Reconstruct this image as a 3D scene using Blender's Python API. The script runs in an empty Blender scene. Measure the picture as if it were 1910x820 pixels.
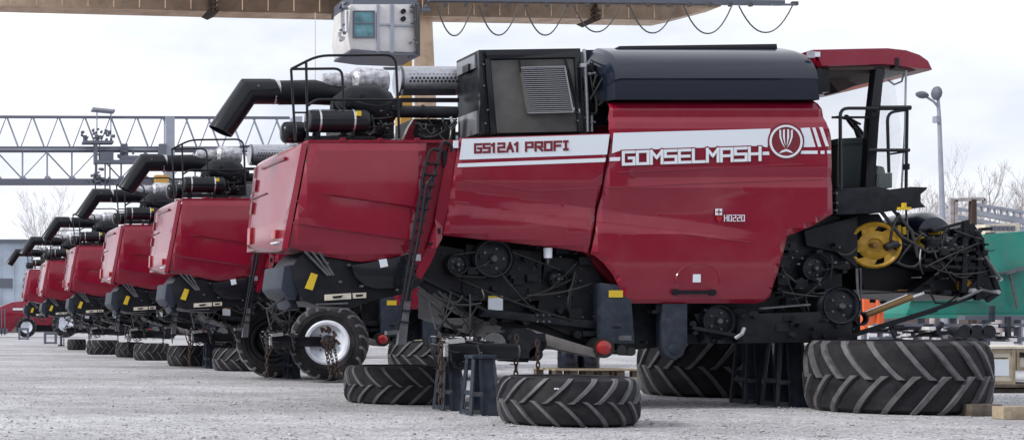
import bpy, bmesh, math, random
from mathutils import Vector, Matrix
R_ = random.Random(7)
PI = math.pi
scene = bpy.context.scene
C = scene.collection
F, D, H, VX, HY = 2800.0, 18.06, 1.05, -140.0, 600.0   # survey constants: focal length, camera distance, eye height

def W(px, py, Y=0.0):
    k = (Y + D) / F
    return Vector(((px - VX) * k, Y, H + (HY - py) * k))
def GZ(py):                      # depth Y of a ground point seen at row py
    return F * H / (py - HY) - D

# ---------------------------------------------------------------- materials
def mat(name, col, rough=0.5, metal=0.0, coat=0.0, noise=None, bump=None, spec=None, dirt=None, trans=0.0, alpha=1.0):
    m = bpy.data.materials.new(name); m.use_nodes = True
    nt = m.node_tree; N = nt.nodes; L = nt.links
    b = N['Principled BSDF']
    b.inputs['Base Color'].default_value = (*col, 1)
    b.inputs['Roughness'].default_value = rough
    b.inputs['Metallic'].default_value = metal
    b.inputs['Coat Weight'].default_value = coat
    b.inputs['Coat Roughness'].default_value = 0.08
    if spec is not None: b.inputs['Specular IOR Level'].default_value = spec
    if trans: b.inputs['Transmission Weight'].default_value = trans
    if alpha < 1: b.inputs['Alpha'].default_value = alpha
    tc = N.new('ShaderNodeTexCoord')
    src = None
    if noise:
        sc, lo, hi = noise
        n = N.new('ShaderNodeTexNoise'); n.inputs['Scale'].default_value = sc; n.inputs['Detail'].default_value = 6
        L.new(tc.outputs['Object'], n.inputs['Vector'])
        r = N.new('ShaderNodeMapRange'); r.inputs[1].default_value = .3; r.inputs[2].default_value = .7
        r.inputs[3].default_value = lo; r.inputs[4].default_value = hi
        L.new(n.outputs['Fac'], r.inputs[0])
        mx = N.new('ShaderNodeVectorMath'); mx.operation = 'SCALE'; mx.inputs[0].default_value = col
        L.new(r.outputs[0], mx.inputs['Scale']); src = mx.outputs[0]
        L.new(src, b.inputs['Base Color'])
    if dirt:
        dcol, dsc, amt = dirt
        n = N.new('ShaderNodeTexNoise'); n.inputs['Scale'].default_value = dsc; n.inputs['Detail'].default_value = 8; n.inputs['Roughness'].default_value = .65
        L.new(tc.outputs['Object'], n.inputs['Vector'])
        r = N.new('ShaderNodeMapRange'); r.inputs[1].default_value = .45; r.inputs[2].default_value = .75
        r.inputs[3].default_value = 0; r.inputs[4].default_value = amt
        L.new(n.outputs['Fac'], r.inputs[0])
        mx = N.new('ShaderNodeMix'); mx.data_type = 'RGBA'
        L.new(r.outputs[0], mx.inputs[0])
        if src: L.new(src, mx.inputs[6])
        else: mx.inputs[6].default_value = (*col, 1)
        mx.inputs[7].default_value = (*dcol, 1)
        L.new(mx.outputs[2], b.inputs['Base Color'])
        rr = N.new('ShaderNodeMapRange'); rr.inputs[3].default_value = rough; rr.inputs[4].default_value = min(1, rough + .4)
        L.new(r.outputs[0], rr.inputs[0]); L.new(rr.outputs[0], b.inputs['Roughness'])
    if bump:
        bs, st = bump
        n = N.new('ShaderNodeTexNoise'); n.inputs['Scale'].default_value = bs; n.inputs['Detail'].default_value = 5
        L.new(tc.outputs['Object'], n.inputs['Vector'])
        bp = N.new('ShaderNodeBump'); bp.inputs['Strength'].default_value = st; bp.inputs['Distance'].default_value = .02
        L.new(n.outputs['Fac'], bp.inputs['Height']); L.new(bp.outputs[0], b.inputs['Normal'])
        L.new(bp.outputs[0], b.inputs['Coat Normal'])
    return m

M = dict(
    red=mat('red_paint', (.21, .0037, .022), .30, coat=.62, spec=.22, bump=(1.1, .07), dirt=((.25, .06, .07), 1.7, .28)),
    red2=mat('dark_red_paint', (.13, .006, .014), .4, coat=.3),
    black=mat('black_paint', (.008, .009, .013), .42, dirt=((.05, .048, .05), 5, .25), spec=.22),
    black2=mat('black_satin', (.009, .010, .014), .28, coat=.2, spec=.22),
    frame=mat('graphite_paint', (.010, .012, .017), .42, noise=(6, .6, 1.4), dirt=((.06, .058, .06), 7, .3), spec=.22),
    grey=mat('grey_steel', (.11, .115, .125), .4, metal=.5, noise=(9, .7, 1.3)),
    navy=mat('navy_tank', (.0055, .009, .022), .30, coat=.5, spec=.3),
    mesh=mat('radiator_mesh', (.07, .068, .066), .65, noise=(3, .6, 1.4)),
    louver=mat('louver_grey', (.30, .30, .33), .4, metal=.4),
    silver=mat('silver', (.42, .43, .47), .38, metal=.6, noise=(20, .8, 1.1)),
    wrap=mat('plastic_wrap', (.42, .42, .46), .15, coat=.6, noise=(14, .45, 1.5), bump=(16, 1.0)),
    yellow=mat('yellow_paint', (.48, .27, .012), .42, noise=(12, .75, 1.1), dirt=((.08, .05, .02), 14, .4)),
    sticker_y=mat('sticker_yellow', (.62, .43, .02), .5),
    white=mat('white_decal', (.70, .75, .82), .35),
    decal_red=mat('decal_red', (.16, .008, .018), .35),
    rubber=mat('rubber', (.011, .011, .014), .62, noise=(5, .6, 1.6), dirt=((.06, .055, .055), 4, .5), bump=(60, .15), spec=.22),
    lug=mat('rubber_lug', (.088, .088, .097), .6, noise=(10, .6, 1.3), dirt=((.12, .11, .11), 8, .5)),
    rim=mat('rim_white', (.66, .70, .78), .35, dirt=((.25, .22, .2), 6, .4)),
    rust=mat('rusty_chain', (.045, .026, .020), .85, noise=(30, .4, 1.6)),
    jack=mat('jack_paint', (.022, .030, .047), .5, noise=(5, .7, 1.2), dirt=((.10, .10, .10), 9, .35), spec=.22),
    redlamp=mat('red_reflector', (.30, .008, .01), .3, coat=.4),
    glass=mat('glass', (.8, .9, .88), .03, trans=.0, alpha=.14),
    ctan=mat('crane_cream', (.60, .44, .31), .55, dirt=((.26, .17, .12), 1.6, .75)),
    cyel=mat('crane_ochre', (.46, .26, .05), .5),
    cgrey=mat('crane_grey', (.27, .29, .35), .55, noise=(1, .8, 1.2)),
    cgreyd=mat('crane_dark', (.11, .12, .155), .6),
    cabw=mat('cabin_grey', (.64, .63, .64), .5, dirt=((.34, .31, .29), 2, .4)),
    cabglass=mat('cabin_glass', (.07, .17, .20), .08, noise=(3, .5, 2.0)),
    cable=mat('cable', (.06, .055, .055), .6),
    wood=mat('pale_wood', (.33, .27, .19), .75, noise=(7, .7, 1.2), bump=(30, .3)),
    woodd=mat('weathered_wood', (.10, .08, .065), .85, noise=(8, .6, 1.4), bump=(30, .3)),
    crate=mat('crate_board', (.60, .55, .46), .7, noise=(6, .85, 1.1)),
    teal=mat('teal_paint', (.008, .19, .15), .5, noise=(1.0, .6, 1.25), dirt=((.10, .15, .12), 2.5, .6), bump=(1.5, .5)),
    orange=mat('orange_paint', (.75, .13, .025), .5, dirt=((.4, .3, .25), 6, .5)),
    seat=mat('seat_cloth', (.022, .033, .036), .7),
    brown=mat('headliner', (.10, .08, .075), .8),
    bark=mat('bark', (.34, .31, .31), .9, noise=(4, .7, 1.3)),
    wallb=mat('corrugated_blue', (.36, .42, .50), .6, noise=(.5, .8, 1.2)),
    walld=mat('brick_base', (.13, .10, .095), .8, noise=(2, .7, 1.3)),
    concrete=mat('concrete', (.42, .41, .40), .8, noise=(2, .85, 1.1)),
    vent_grey=mat('vent_grey', (.17, .18, .20), .35, coat=.4),
    pan=mat('worn_pan', (.17, .155, .15), .6, noise=(6, .7, 1.2), dirt=((.06, .05, .05), 5, .5)),
    hose=mat('hose_rubber', (.012, .012, .013), .35),
    brass=mat('hydraulic_brown', (.20, .12, .045), .35, metal=.3),
    bright=mat('bare_metal', (.65, .65, .66), .25, metal=.8),
)
_nt = M['glass'].node_tree

SPLIT = set('''casting bolt sill_bolt hydraulic_hose spreader_hose engine_hose feeder_hose engine_fitting engine_bolt valve_block hitch_fitting hitch_bolt
drive_bolt steering_knuckle knuckle_bolt transmission_case case_bolt gas_strut drive_belt warning_sticker strip_mark reflector_strip reservoir_foot latch_bracket housing_knob
coolant_pipe side_glazing air_bag deck_board block base_board beam leg cabin_rib cabin_dial stiffener splice_joint rail_clip upper_lattice lower_lattice lattice_post louver_slat hub_cap side_rung rung
plastic_wrapping guard_bolt platform_bolt pale_hose shield_hole linkage_rod vertical_pipe lift_arm bright_cap cylinder_rod hitch_pin hitch_lever shield_strap shield_rail mesh_stay
latch axle_end wheel_hub gearbox hood_rim top_chord hanger cabin_cable strut gear fitting stand vent tail_lamp cladding_rib front_guard trolley_gear cabin_fitting cabin_lamp engine_block stripe glass_edge
rear_axle_beam feeder_lamp mirror front_stay sieve_pan hydraulic_fitting batten stencil_mark conveyor_frame wiper trolley chassis_rail rib hood_slot spout_rib'''.split())
# ---------------------------------------------------------------- mesh builder
class MB:
    def __init__(s): s.bm = bmesh.new(); s.mi = 0
    def _f(s, vs):
        try:
            f = s.bm.faces.new(vs); f.material_index = s.mi; return f
        except ValueError: return None
    def hexa(s, a, b):           # two quads (4 corners each) joined
        va = [s.bm.verts.new(p) for p in a]; vb = [s.bm.verts.new(p) for p in b]
        n = len(a); s._f(va[::-1]); s._f(vb)
        for i in range(n): s._f([va[i], va[(i+1) % n], vb[(i+1) % n], vb[i]])
        return s
    def box(s, c, d, rot=None):
        c = Vector(c); h = Vector(d) / 2
        P = []
        for z in (-1, 1):
            for x, y in ((-1, -1), (1, -1), (1, 1), (-1, 1)):
                v = Vector((x*h.x, y*h.y, z*h.z))
                if rot: v = rot @ v
                P.append(c + v)
        return s.hexa(P[:4], P[4:])
    def prism(s, pts, Y0, Y1, base=None):     # outline given as sighted points on plane Y0, run straight back to Y1
        base = Y0 if base is None else base
        a = [W(x, y, base) for x, y in pts]
        A = [Vector((p.x, Y0, p.z)) for p in a]; B = [Vector((p.x, Y1, p.z)) for p in a]
        return s.hexa(A, B)
    def rect(s, x0, y0, x1, y1, Y0, Y1): return s.prism([(x0, y0), (x1, y0), (x1, y1), (x0, y1)], Y0, Y1)
    def bar(s, p, q, w, h=None):
        p = Vector(p); q = Vector(q); h = h or w
        t = (q - p).normalized(); u = t.cross(Vector((0, 0, 1)))
        if u.length < .1: u = t.cross(Vector((1, 0, 0)))
        u.normalize(); v = t.cross(u).normalized()
        a = [p + u*w/2*i + v*h/2*j for i, j in ((-1, -1), (1, -1), (1, 1), (-1, 1))]
        return s.hexa(a, [x + (q - p) for x in a])
    def tube(s, pts, r, n=8, cap=True):
        pts = [Vector(p) for p in pts]
        rs = r if isinstance(r, (list, tuple)) else [r]*len(pts)
        rings = []; u = None
        for i, p in enumerate(pts):
            t = (pts[min(i+1, len(pts)-1)] - pts[max(i-1, 0)])
            if t.length < 1e-6: t = Vector((0, 0, 1))
            t.normalize()
            if u is None:
                u = t.cross(Vector((.03, .12, .99)))
                if u.length < .15: u = t.cross(Vector((1, 0, 0)))
            u = (u - t*u.dot(t)); u.normalize(); v = t.cross(u)
            rings.append([s.bm.verts.new(p + (u*math.cos(2*PI*k/n) + v*math.sin(2*PI*k/n))*rs[i]) for k in range(n)])
        for a, b in zip(rings, rings[1:]):
            for k in range(n): s._f([a[k], a[(k+1) % n], b[(k+1) % n], b[k]])
        if cap: s._f(rings[0][::-1]); s._f(rings[-1])
        return s
    def lathe(s, prof, M4, n=32, closed=False, a0=0, a1=2*PI, caps=True):
        full = abs(a1 - a0 - 2*PI) < 1e-6; m = n if full else n + 1
        rings = [[s.bm.verts.new(M4 @ Vector((r*math.cos(a0+(a1-a0)*k/n), r*math.sin(a0+(a1-a0)*k/n), z))) for k in range(m)] for r, z in prof]
        pr = list(zip(rings, rings[1:])) + ([(rings[-1], rings[0])] if closed else [])
        for a, b in pr:
            for k in range(n): s._f([a[k], a[(k+1) % m], b[(k+1) % m], b[k]])
        if not closed and full and caps:
            if prof[0][0] > 1e-4: s._f(rings[0][::-1])
            if prof[-1][0] > 1e-4: s._f(rings[-1])
        return s
    def disc(s, c, r, Y0, Y1, n=24, at=None):   # cylinder on the Y axis at sighted point c (radius in sighted pixels)
        p = W(c[0], c[1], Y0 if at is None else at); rr = r * (Y0 + D) / F
        s.tube([(p.x, Y0, p.z), (p.x, Y1, p.z)], rr, n); return s
    def grid(s, rows, thick=None, wrap=False):
        V = [[s.bm.verts.new(p) for p in r] for r in rows]
        for a, b in zip(V, V[1:]):
            for k in range(len(a)-1): s._f([a[k], a[k+1], b[k+1], b[k]])
        return V
    def build(s, name, m, parent=None, root=None, bevel=0, smooth=35):
        bm = s.bm
        bmesh.ops.remove_doubles(bm, verts=bm.verts, dist=1e-5)
        if bevel:
            es = [e for e in bm.edges if len(e.link_faces) == 2 and e.calc_face_angle(0) > .7]
            if es: bmesh.ops.bevel(bm, geom=es, offset=bevel, segments=2, affect='EDGES', profile=.6)
        bmesh.ops.recalc_face_normals(bm, faces=bm.faces)
        off = Vector((0, 0, 0)); p = parent
        if root is None:
            while p is not None and p.parent is not None: p = p.parent
            root = p
        if root is not None: off = root.location.copy()
        if root is None:
            xs = [v.co.x for v in bm.verts]; ys = [v.co.y for v in bm.verts]; zs = [v.co.z for v in bm.verts]
            off = Vector(((min(xs)+max(xs))/2, (min(ys)+max(ys))/2, min(zs)))
        for v in bm.verts: v.co -= off
        for f in bm.faces: f.smooth = True
        if parent is not None and name in SPLIT:
            left = set(bm.verts); groups = []
            while left:
                st = [left.pop()]; comp = set(st)
                while st:
                    v = st.pop()
                    for e in v.link_edges:
                        w = e.other_vert(v)
                        if w in left: left.discard(w); comp.add(w); st.append(w)
                groups.append(comp)
            if len(groups) > 1:
                groups.sort(key=lambda g: -len(g)); first = None
                for gset in groups:
                    nb = bmesh.new(); mp_ = {}
                    for v in gset: mp_[v] = nb.verts.new(v.co)
                    fs = {f for v in gset for f in v.link_faces}
                    for f in fs:
                        try: nf = nb.faces.new([mp_[v] for v in f.verts]); nf.material_index = f.material_index; nf.smooth = True
                        except ValueError: pass
                    bmesh.ops.recalc_face_normals(nb, faces=nb.faces)
                    for e in nb.edges:
                        if len(e.link_faces) == 2 and e.calc_face_angle(0) > math.radians(smooth): e.smooth = False
                    me = bpy.data.meshes.new(name); nb.to_mesh(me); nb.free()
                    for x in (m if isinstance(m, (list, tuple)) else [m]): me.materials.append(M[x])
                    o = bpy.data.objects.new(name, me); C.objects.link(o); o.parent = parent
                    first = first or o
                bm.free(); return first
        lim = math.radians(smooth)
        for e in bm.edges:
            if len(e.link_faces) == 2 and e.calc_face_angle(0) > lim: e.smooth = False
        me = bpy.data.meshes.new(name); bm.to_mesh(me); bm.free()
        for x in (m if isinstance(m, (list, tuple)) else [m]): me.materials.append(M[x])
        o = bpy.data.objects.new(name, me); C.objects.link(o)
        if parent is not None: o.parent = parent
        elif root is None: o.location = off
        return o

def fillet(pts, r=.08, n=4):
    pts = [Vector(p) for p in pts]; out = [pts[0]]
    for a, b, c in zip(pts, pts[1:], pts[2:]):
        u = (a-b); v = (c-b); d = min(r, u.length*.45, v.length*.45)
        p, q = b + u.normalized()*d, b + v.normalized()*d
        for k in range(n+1):
            t = k/n; out.append(p*(1-t)**2 + b*2*t*(1-t) + q*t*t)
    out.append(pts[-1]); return out
def tag(o, label, cat, group=None):
    o['label'] = label; o['category'] = cat
    if group: o['group'] = group
    return o
def thing(name, loc, label, cat, group=None):
    o = bpy.data.objects.new(name, None); C.objects.link(o); o.location = loc; o.empty_display_size = .3
    return tag(o, label, cat, group)
def struct(o, kind='structure'): o['kind'] = kind; return o
def copy_tree(o, parent=None):
    c = o.copy(); C.objects.link(c); c.parent = parent
    for ch in list(o.children): copy_tree(ch, c)
    return c

# sheet-metal panel: outline (sighted on Y=base), scored along crease lines, pressed to a depth profile
def panel(name, m, parent, outline, depth, lines=(), base=0.0, thick=.02, step=16, roll=.03, bulge=0):
    bm = bmesh.new()
    vs = [bm.verts.new((x, y, 0)) for x, y in outline]
    bm.faces.new(vs)
    bmesh.ops.recalc_face_normals(bm, faces=bm.faces)
    for th in (2.2, 3.5):
        inner = [f for f in bm.faces if f.select] or list(bm.faces)
        big = max(bm.faces, key=lambda f: f.calc_area())
        bmesh.ops.inset_region(bm, faces=[big], thickness=th, use_even_offset=True)
    xs = [p[0] for p in outline]; ys = [p[1] for p in outline]
    cuts = list(lines)
    x = min(xs) + step
    while x < max(xs): cuts.append(((x, 0), (x, 100))); x += step
    y = min(ys) + step
    while y < max(ys): cuts.append(((0, y), (100, y))); y += step
    for (a, b) in cuts:
        n = Vector((b[1]-a[1], a[0]-b[0], 0)).normalized()
        bmesh.ops.bisect_plane(bm, geom=bm.verts[:]+bm.edges[:]+bm.faces[:], plane_co=(a[0], a[1], 0), plane_no=n)
    O = [Vector((p[0], p[1])) for p in outline]
    def edist(p):
        best = 1e9
        for i in range(len(O)):
            a = O[i]; b = O[(i+1) % len(O)]; ab = b-a
            t = max(0, min(1, (p-a).dot(ab)/max(ab.length_squared, 1e-9)))
            best = min(best, (a+ab*t-p).length)
        return best
    for v in bm.verts:
        px, py = v.co.x, v.co.y
        e = edist(Vector((px, py)))
        d = depth(px, py) + (roll*(1-min(e/5.5, 1))**2)
        w = W(px, py, base); v.co = Vector((w.x, base + d, w.z))
    faces = list(bm.faces)
    bmesh.ops.recalc_face_normals(bm, faces=faces)
    if sum(f.normal.y*f.calc_area() for f in faces) > 0:
        bmesh.ops.reverse_faces(bm, faces=faces)
    bmesh.ops.triangulate(bm, faces=[f for f in bm.faces if len(f.verts) > 4])
    faces = list(bm.faces)
    bmesh.ops.solidify(bm, geom=faces, thickness=thick)
    b = MB(); b.bm.free(); b.bm = bm
    return b.build(name, m, parent, smooth=14)
def interp(tab, x):
    if x <= tab[0][0]: return tab[0][1]
    for (a, b), (c, d) in zip(tab, tab[1:]):
        if x <= c: return b + (d-b)*(x-a)/(c-a)
    return tab[-1][1]

# block lettering
GL = {
 'G': [[(4,5),(0,5),(0,0),(4,0),(4,2.5),(2.2,2.5)]],
 'O': [[(0,0),(4,0),(4,5),(0,5),(0,0)]],
 'M': [[(0,0),(0,5),(2,2.3),(4,5),(4,0)]],
 'S': [[(4,5),(0,5),(0,2.6),(4,2.6),(4,0),(0,0)]],
 'E': [[(4,5),(0,5),(0,0),(4,0)],[(0,2.5),(3.6,2.5)]],
 'L': [[(0,5),(0,0),(4,0)]],
 'A': [[(0,0),(0,5),(4,5),(4,0)],[(0,2.1),(4,2.1)]],
 'H': [[(0,0),(0,5)],[(4,0),(4,5)],[(0,2.5),(4,2.5)]],
 '1': [[(.6,4.2),(2,5),(2,0)]],
 '2': [[(0,5),(4,5),(4,2.6),(0,2.6),(0,0),(4,0)]],
 '0': [[(0,0),(4,0),(4,5),(0,5),(0,0)]],
 'P': [[(0,0),(0,5),(4,5),(4,2.2),(0,2.2)]],
 'R': [[(0,0),(0,5),(4,5),(4,2.2),(0,2.2)],[(1.8,2.2),(4,0)]],
 'F': [[(0,0),(0,5),(4,5)],[(0,2.5),(3.4,2.5)]],
 'I': [[(1,0),(3,0)],[(2,0),(2,5)],[(1,5),(3,5)]],
 'a': [[(0,0),(2,5),(4,0)],[(.9,1.9),(3.1,1.9)]],
}
def lettering(name, m, parent, txt, x, y, cw, gap, ch, sw, slope, Y, spacew=None):
    b = MB(); k = 0
    for chh in txt:
        if chh == ' ': x += spacew or cw*.6; continue
        narrow = .55 if chh in '1I' else 1
        xx = x - (cw*.25 if chh == '1' else cw*.22 if chh == 'I' else 0)
        for st in GL[chh]:
            P = [Vector((xx + p[0]/4*cw, y - p[1]/5*ch + (x + p[0]/4*cw)*slope)) for p in st]
            for i, (p, q) in enumerate(zip(P, P[1:])):
                t = (q-p).normalized(); n = Vector((-t.y, t.x)); e = t*sw/2
                a, c = p-e, q+e
                quad = [a+n*sw/2, c+n*sw/2, c-n*sw/2, a-n*sw/2]
                b.prism([(v.x, v.y) for v in quad], Y - .0003*(k % 9), Y+.004, base=0); k += 1
        x += cw*narrow + gap
    return b.build(name, m, parent)

# agricultural tyre about local Z, centred at origin
def tyre_mesh(b, R, Wd, M4, N=19, lean=1, hand=1):
    h = Wd/2
    prof = [(.56*R,-.62*h),(.60*R,-.86*h),(.72*R,-.98*h),(.84*R,-.99*h),(.92*R,-.88*h),(.945*R,-.6*h),(.955*R,0),
            (.945*R,.6*h),(.92*R,.88*h),(.84*R,.99*h),(.72*R,.98*h),(.60*R,.86*h),(.56*R,.62*h),
            (.62*R,.6*h),(.84*R,.7*h),(.86*R,0),(.84*R,-.7*h),(.62*R,-.6*h)]
    b.mi = 0; b.lathe(prof, M4, 72, closed=True)
    for rr in (.70, .80):
        for sgn in (-1, 1): b.lathe([(rr*R, sgn*.975*h), (rr*R+.006, sgn*(1.0*h+.004)), (rr*R+.014, sgn*.985*h)], M4, 48, caps=False)
    b.mi = 1
    outer = lambda z: interp([(0, 1.0), (.6, .99), (.85, .955), (1.0, .90)], abs(z)/h)*R
    inner = lambda z: interp([(0, .94), (.6, .93), (.88, .90), (1.0, .82)], abs(z)/h)*R
    lw = .055*R*1.15 if N > 18 else .062*R
    for s_ in (-1, 1):
        for k in range(N):
            th0 = 2*PI*(k + (.5 if s_ > 0 else 0))/N
            secs = []
            for t in (0, .12, .35, .65, .88, 1.0):
                z = s_*h*(-.05 + 1.03*t)
                z = s_*h*(-.05) + s_*h*1.04*t
                th = th0 - lean*hand*(.36*t**.85)*(1.0 if N > 18 else 1.05)
                wv = lw*(1.25 if t < .05 else .95 + .15*t)/R
                tx = .0
                sec = []
                for dth, rr in ((-wv*.62, inner(z)), (-wv*.5, outer(z)), (wv*.5, outer(z)), (wv*.62, inner(z))):
                    sec.append(M4 @ Vector((rr*math.cos(th+dth), rr*math.sin(th+dth), z)))
                secs.append([b.bm.verts.new(p) for p in sec])
            for a, c in zip(secs, secs[1:]):
                for i in range(4): b._f([a[i], a[(i+1) % 4], c[(i+1) % 4], c[i]])
            b._f(secs[0]); b._f(secs[-1][::-1])
    b.mi = 0

def lying_tyre(px, pyb, R, Wd, label, N=19, lean=1, Ysh=0, z0=0, rot=0, tilt=0):
    Y = GZ(pyb) + R + Ysh; x = (px - VX)*(Y+D)/F
    b = MB()
    M4 = Matrix.Translation((x, Y, Wd/2 + z0 + .004)) @ Matrix.Rotation(tilt, 4, 'X') @ Matrix.Rotation(rot, 4, 'Z')
    tyre_mesh(b, R, Wd, M4, N, lean)
    o = b.build('tyre', ['rubber', 'lug'])
    return tag(o, label, 'tyre', 'loose tractor tyres lying on the gravel')

# ================================================================= COMBINE
def make_combine():
    loc = Vector((8.2, 1.37, 0))
    T = thing('combine_harvester', loc, 'nearest red combine harvester, white stripe with GOMSELMASH lettering, wheels off, on jack stands', 'combine harvester', 'red combine harvesters parked in a row')
    WID = 2.75
    # ---- side panels
    def creaseband(px, py, tabs):
        d = 0
        for up, lo, amt in tabs:
            a = interp(up, px); b = interp(lo, px)
            t = max(0, min(1, (py-a)/max(b-a, .1))); d -= amt*t
        return d
    U1 = [(850, 352), (1110, 388), (1250, 405), (1470, 440)]; L1 = [(850, 377), (1110, 411), (1250, 428), (1470, 446)]
    U2 = [(850, 380), (1110, 414), (1250, 430), (1470, 448)]; L2 = [(850, 398), (1110, 430), (1250, 436), (1470, 452)]
    def fd(px, py):
        f = 1 if px < 1150 else max(.0, 1 - (px-1150)/330); f = f*f*(3-2*f)
        d = creaseband(px, py, [(U1, L1, .035*f), (U2, L2, .025*f)]) + .06*min(1, max(0, (py-350)/50))*f
        d += interp([(172, .34), (190, .13), (193, .115), (201, .070), (203, .068), (217, .068), (228, .022), (230, .02), (240, 0.0), (300, 0)], py)
        d += interp([(300, 0), (312, .0), (330, .018), (350, 0.0), (356, .004)], py) * (1 if 1180 < px else 0)
        if py > 470: d += .05*((py-470)/95)**2
        return d
    lines = [((850, 352), (1110, 388)), ((850, 377), (1110, 411)), ((850, 380), (1110, 414)), ((850, 398), (1110, 430))] + \
            [((0, y), (100, y)) for y in (190, 193, 201, 203, 217, 228, 230, 240, 300, 312, 330, 350)]
    lf = [((1110, 388), (1470, 440)), ((1110, 411), (1470, 446)), ((1110, 414), (1470, 448))]
    front = [(1147, 182), (1538, 172), (1545, 220), (1553, 256), (1556, 398), (1520, 420), (1472, 440), (1442, 552), (1432, 562), (1418, 565),
             (1174, 565), (1165, 552), (1156, 530), (1143, 508), (1128, 490), (1112, 477), (1104, 473), (1124, 370), (1142, 262), (1137, 240)]
    fp = panel('front_side_panel', 'red', T, front, fd, lines + lf, step=11)
    def md(px, py):
        d = creaseband(px, py, [(U1, L1, .035), (U2, L2, .025)]) + .06*min(1, max(0, (py-340)/45))
        if py > 420: d += .0006*(py-420)
        return d
    mid = [(858, 257), (1139, 248), (1138, 262), (1120, 370), (1101, 471), (1060, 464), (960, 452), (828, 438), (838, 390), (850, 310)]
    mp = panel('rear_side_panel', 'red', T, mid, md, lines[:4], step=11)
    for pts in ([(858, 336), (1000, 356), (1118, 350)], [(1128, 350), (1300, 342), (1535, 334)], [(1150, 322), (1320, 314), (1500, 306)], [(1275, 436), (1400, 452)]):
        b = MB(); b.tube([W(x, y, .0) + Vector((0, fd(x, y) - .001 if x > 1120 else md(x, y)-.001, 0)) for x, y in pts], .006, 6)
        b.build('pressed_bead', 'red', fp if pts[0][0] > 1120 else mp)
    # decals
    b = MB(); b.prism([(862, 259), (1137, 250.5), (1132, 288), (857, 298)], -.003, .006, 0)
    b.prism([(854.5, 305), (1130, 294.5), (1128.5, 302), (853.5, 312)], -.003, .006, 0); b.build('stripe', 'white', mp)
    lettering('model_lettering', 'decal_red', mp, 'GS12a1', 886, 284.5+886*.033, 10.8, 5.3, 15, 4.3, -.033, -.007)
    lettering('model_lettering', 'decal_red', mp, 'PROFI', 981, 284.5+886*.033, 12.0, 5.7, 15, 4.3, -.033, -.007)
    b = MB(); b.prism([(1145, 248), (1437, 240), (1431, 275), (1418, 272), (1158, 280.5), (1141.5, 286)], -.003, .006, 0)
    b.prism([(1138, 293.5), (1157, 293), (1156, 300), (1137, 300.5)], -.003, .006, 0)
    b.prism([(1421, 283), (1434, 282.7), (1435, 289), (1420, 289.4)], -.003, .006, 0)
    b.prism([(1493, 239), (1510, 238), (1521, 274), (1499, 274.5), (1499.5, 256)], -.003, .006, 0)
    b.prism([(1515, 238), (1520.5, 238), (1532, 273.5), (1526, 274)], -.003, .006, 0)
    b.prism([(1528, 237.5), (1534, 237), (1546, 273), (1540, 273)], -.003, .006, 0)
    b.rect(1494, 281, 1525, 287, -.003, .006); b.rect(1531, 281, 1538, 287, -.003, .006); b.rect(1543, 280.5, 1550, 286.5, -.003, .006)
    b.build('stripe', 'white', fp)
    lettering('brand_outline', 'decal_red', fp, 'GOMSELMASH', 1162, 306.5+1162*.0335, 20, 6.1, 22.5, 9.2, -.0335, -.007)
    lettering('brand_lettering', 'white', fp, 'GOMSELMASH', 1162, 306.5+1162*.0335, 20, 6.1, 22.5, 5.0, -.0335, -.011)
    b = MB(); b.disc((1465.5, 264), 34, -.006, .004, 48, at=0); em = b.build('emblem', 'decal_red', fp)
    c = W(1465.5, 264, 0); k = D/F
    b = MB(); b.lathe([(27.0*k, 0), (30.8*k, 0), (30.8*k, .004), (27.0*k, .004)], Matrix.Translation((c.x, -.011, c.z)) @ Matrix.Rotation(-PI/2, 4, 'X'), 48, closed=True)
    for sg in (-1, 1):
        Q = [(sg*9.5, -21), (sg*12.5, -22), (sg*12, -8), (sg*8, 3), (sg*2.2, 12), (sg*6.6, 1), (sg*9.4, -9)]
        b.prism([(1465.5+x, 264+y) for x, y in Q], -.0105, -.006, 0)
        Q = [(sg*2.6, -23), (sg*5.4, -22), (sg*5.6, -8), (sg*1.4, 8), (sg*2.4, -6)]
        b.prism([(1465.5+x, 264+y) for x, y in Q], -.0105, -.006, 0)
    b.prism([(1465.5+x, 264+y) for x, y in [(-8, 17), (0, 14), (8, 17), (13, 22), (6, 20), (0, 18.5), (-6, 20), (-13, 22)]], -.0105, -.006, 0)
    b.build('emblem_mark', 'white', em)
    # number label
    lettering('number_lettering', 'white', fp, 'H0220', 1351, 412, 5.0, 3.0, 11, 1.35, 0, -.006 )
    b = MB(); b.rect(1335, 389, 1347, 401, -.004, .004); b.build('cross_badge', 'white', fp)
    b = MB(); b.rect(1340, 390, 1342, 400, -.006, -.004); b.rect(1336, 394, 1346, 396, -.0065, -.004); b.build('badge_cross', 'decal_red', fp)
    b = MB(); b.prism([(1336, 403), (1347, 403), (1346, 410), (1341.5, 414), (1337, 410)], -.004, .004, 0); b.build('shield_badge', 'redlamp', fp)
    # lower panel: oval pressing, sticker, handle
    b = MB(); pts = []
    for i in range(25):
        a = PI*1.12*i/24 - .06*PI
        pts.append(W(1303 + 41*math.cos(a), 522 - 31*math.sin(a), -.0) + Vector((0, fd(1303, 515)-.004, 0)))
    b.tube(pts, .009, 6); b.build('oval_pressing', 'red', fp)
    b = MB(); b.rect(1293, 511, 1307, 526, fd(1300, 518)-.006, .03); b.build('paper_sticker', 'white', fp)
    b = MB(); b.rect(1258, 541, 1335, 548, -.01, .06); b.disc((1262, 544), 6, -.02, .05, 12); b.disc((1331, 545), 6, -.02, .05, 12); b.build('grab_handle', 'black2', fp)
    b = MB(); b.rect(846, 262, 855, 276, -.005, .02); b.build('marker_lamp', 'white', mp)

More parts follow.
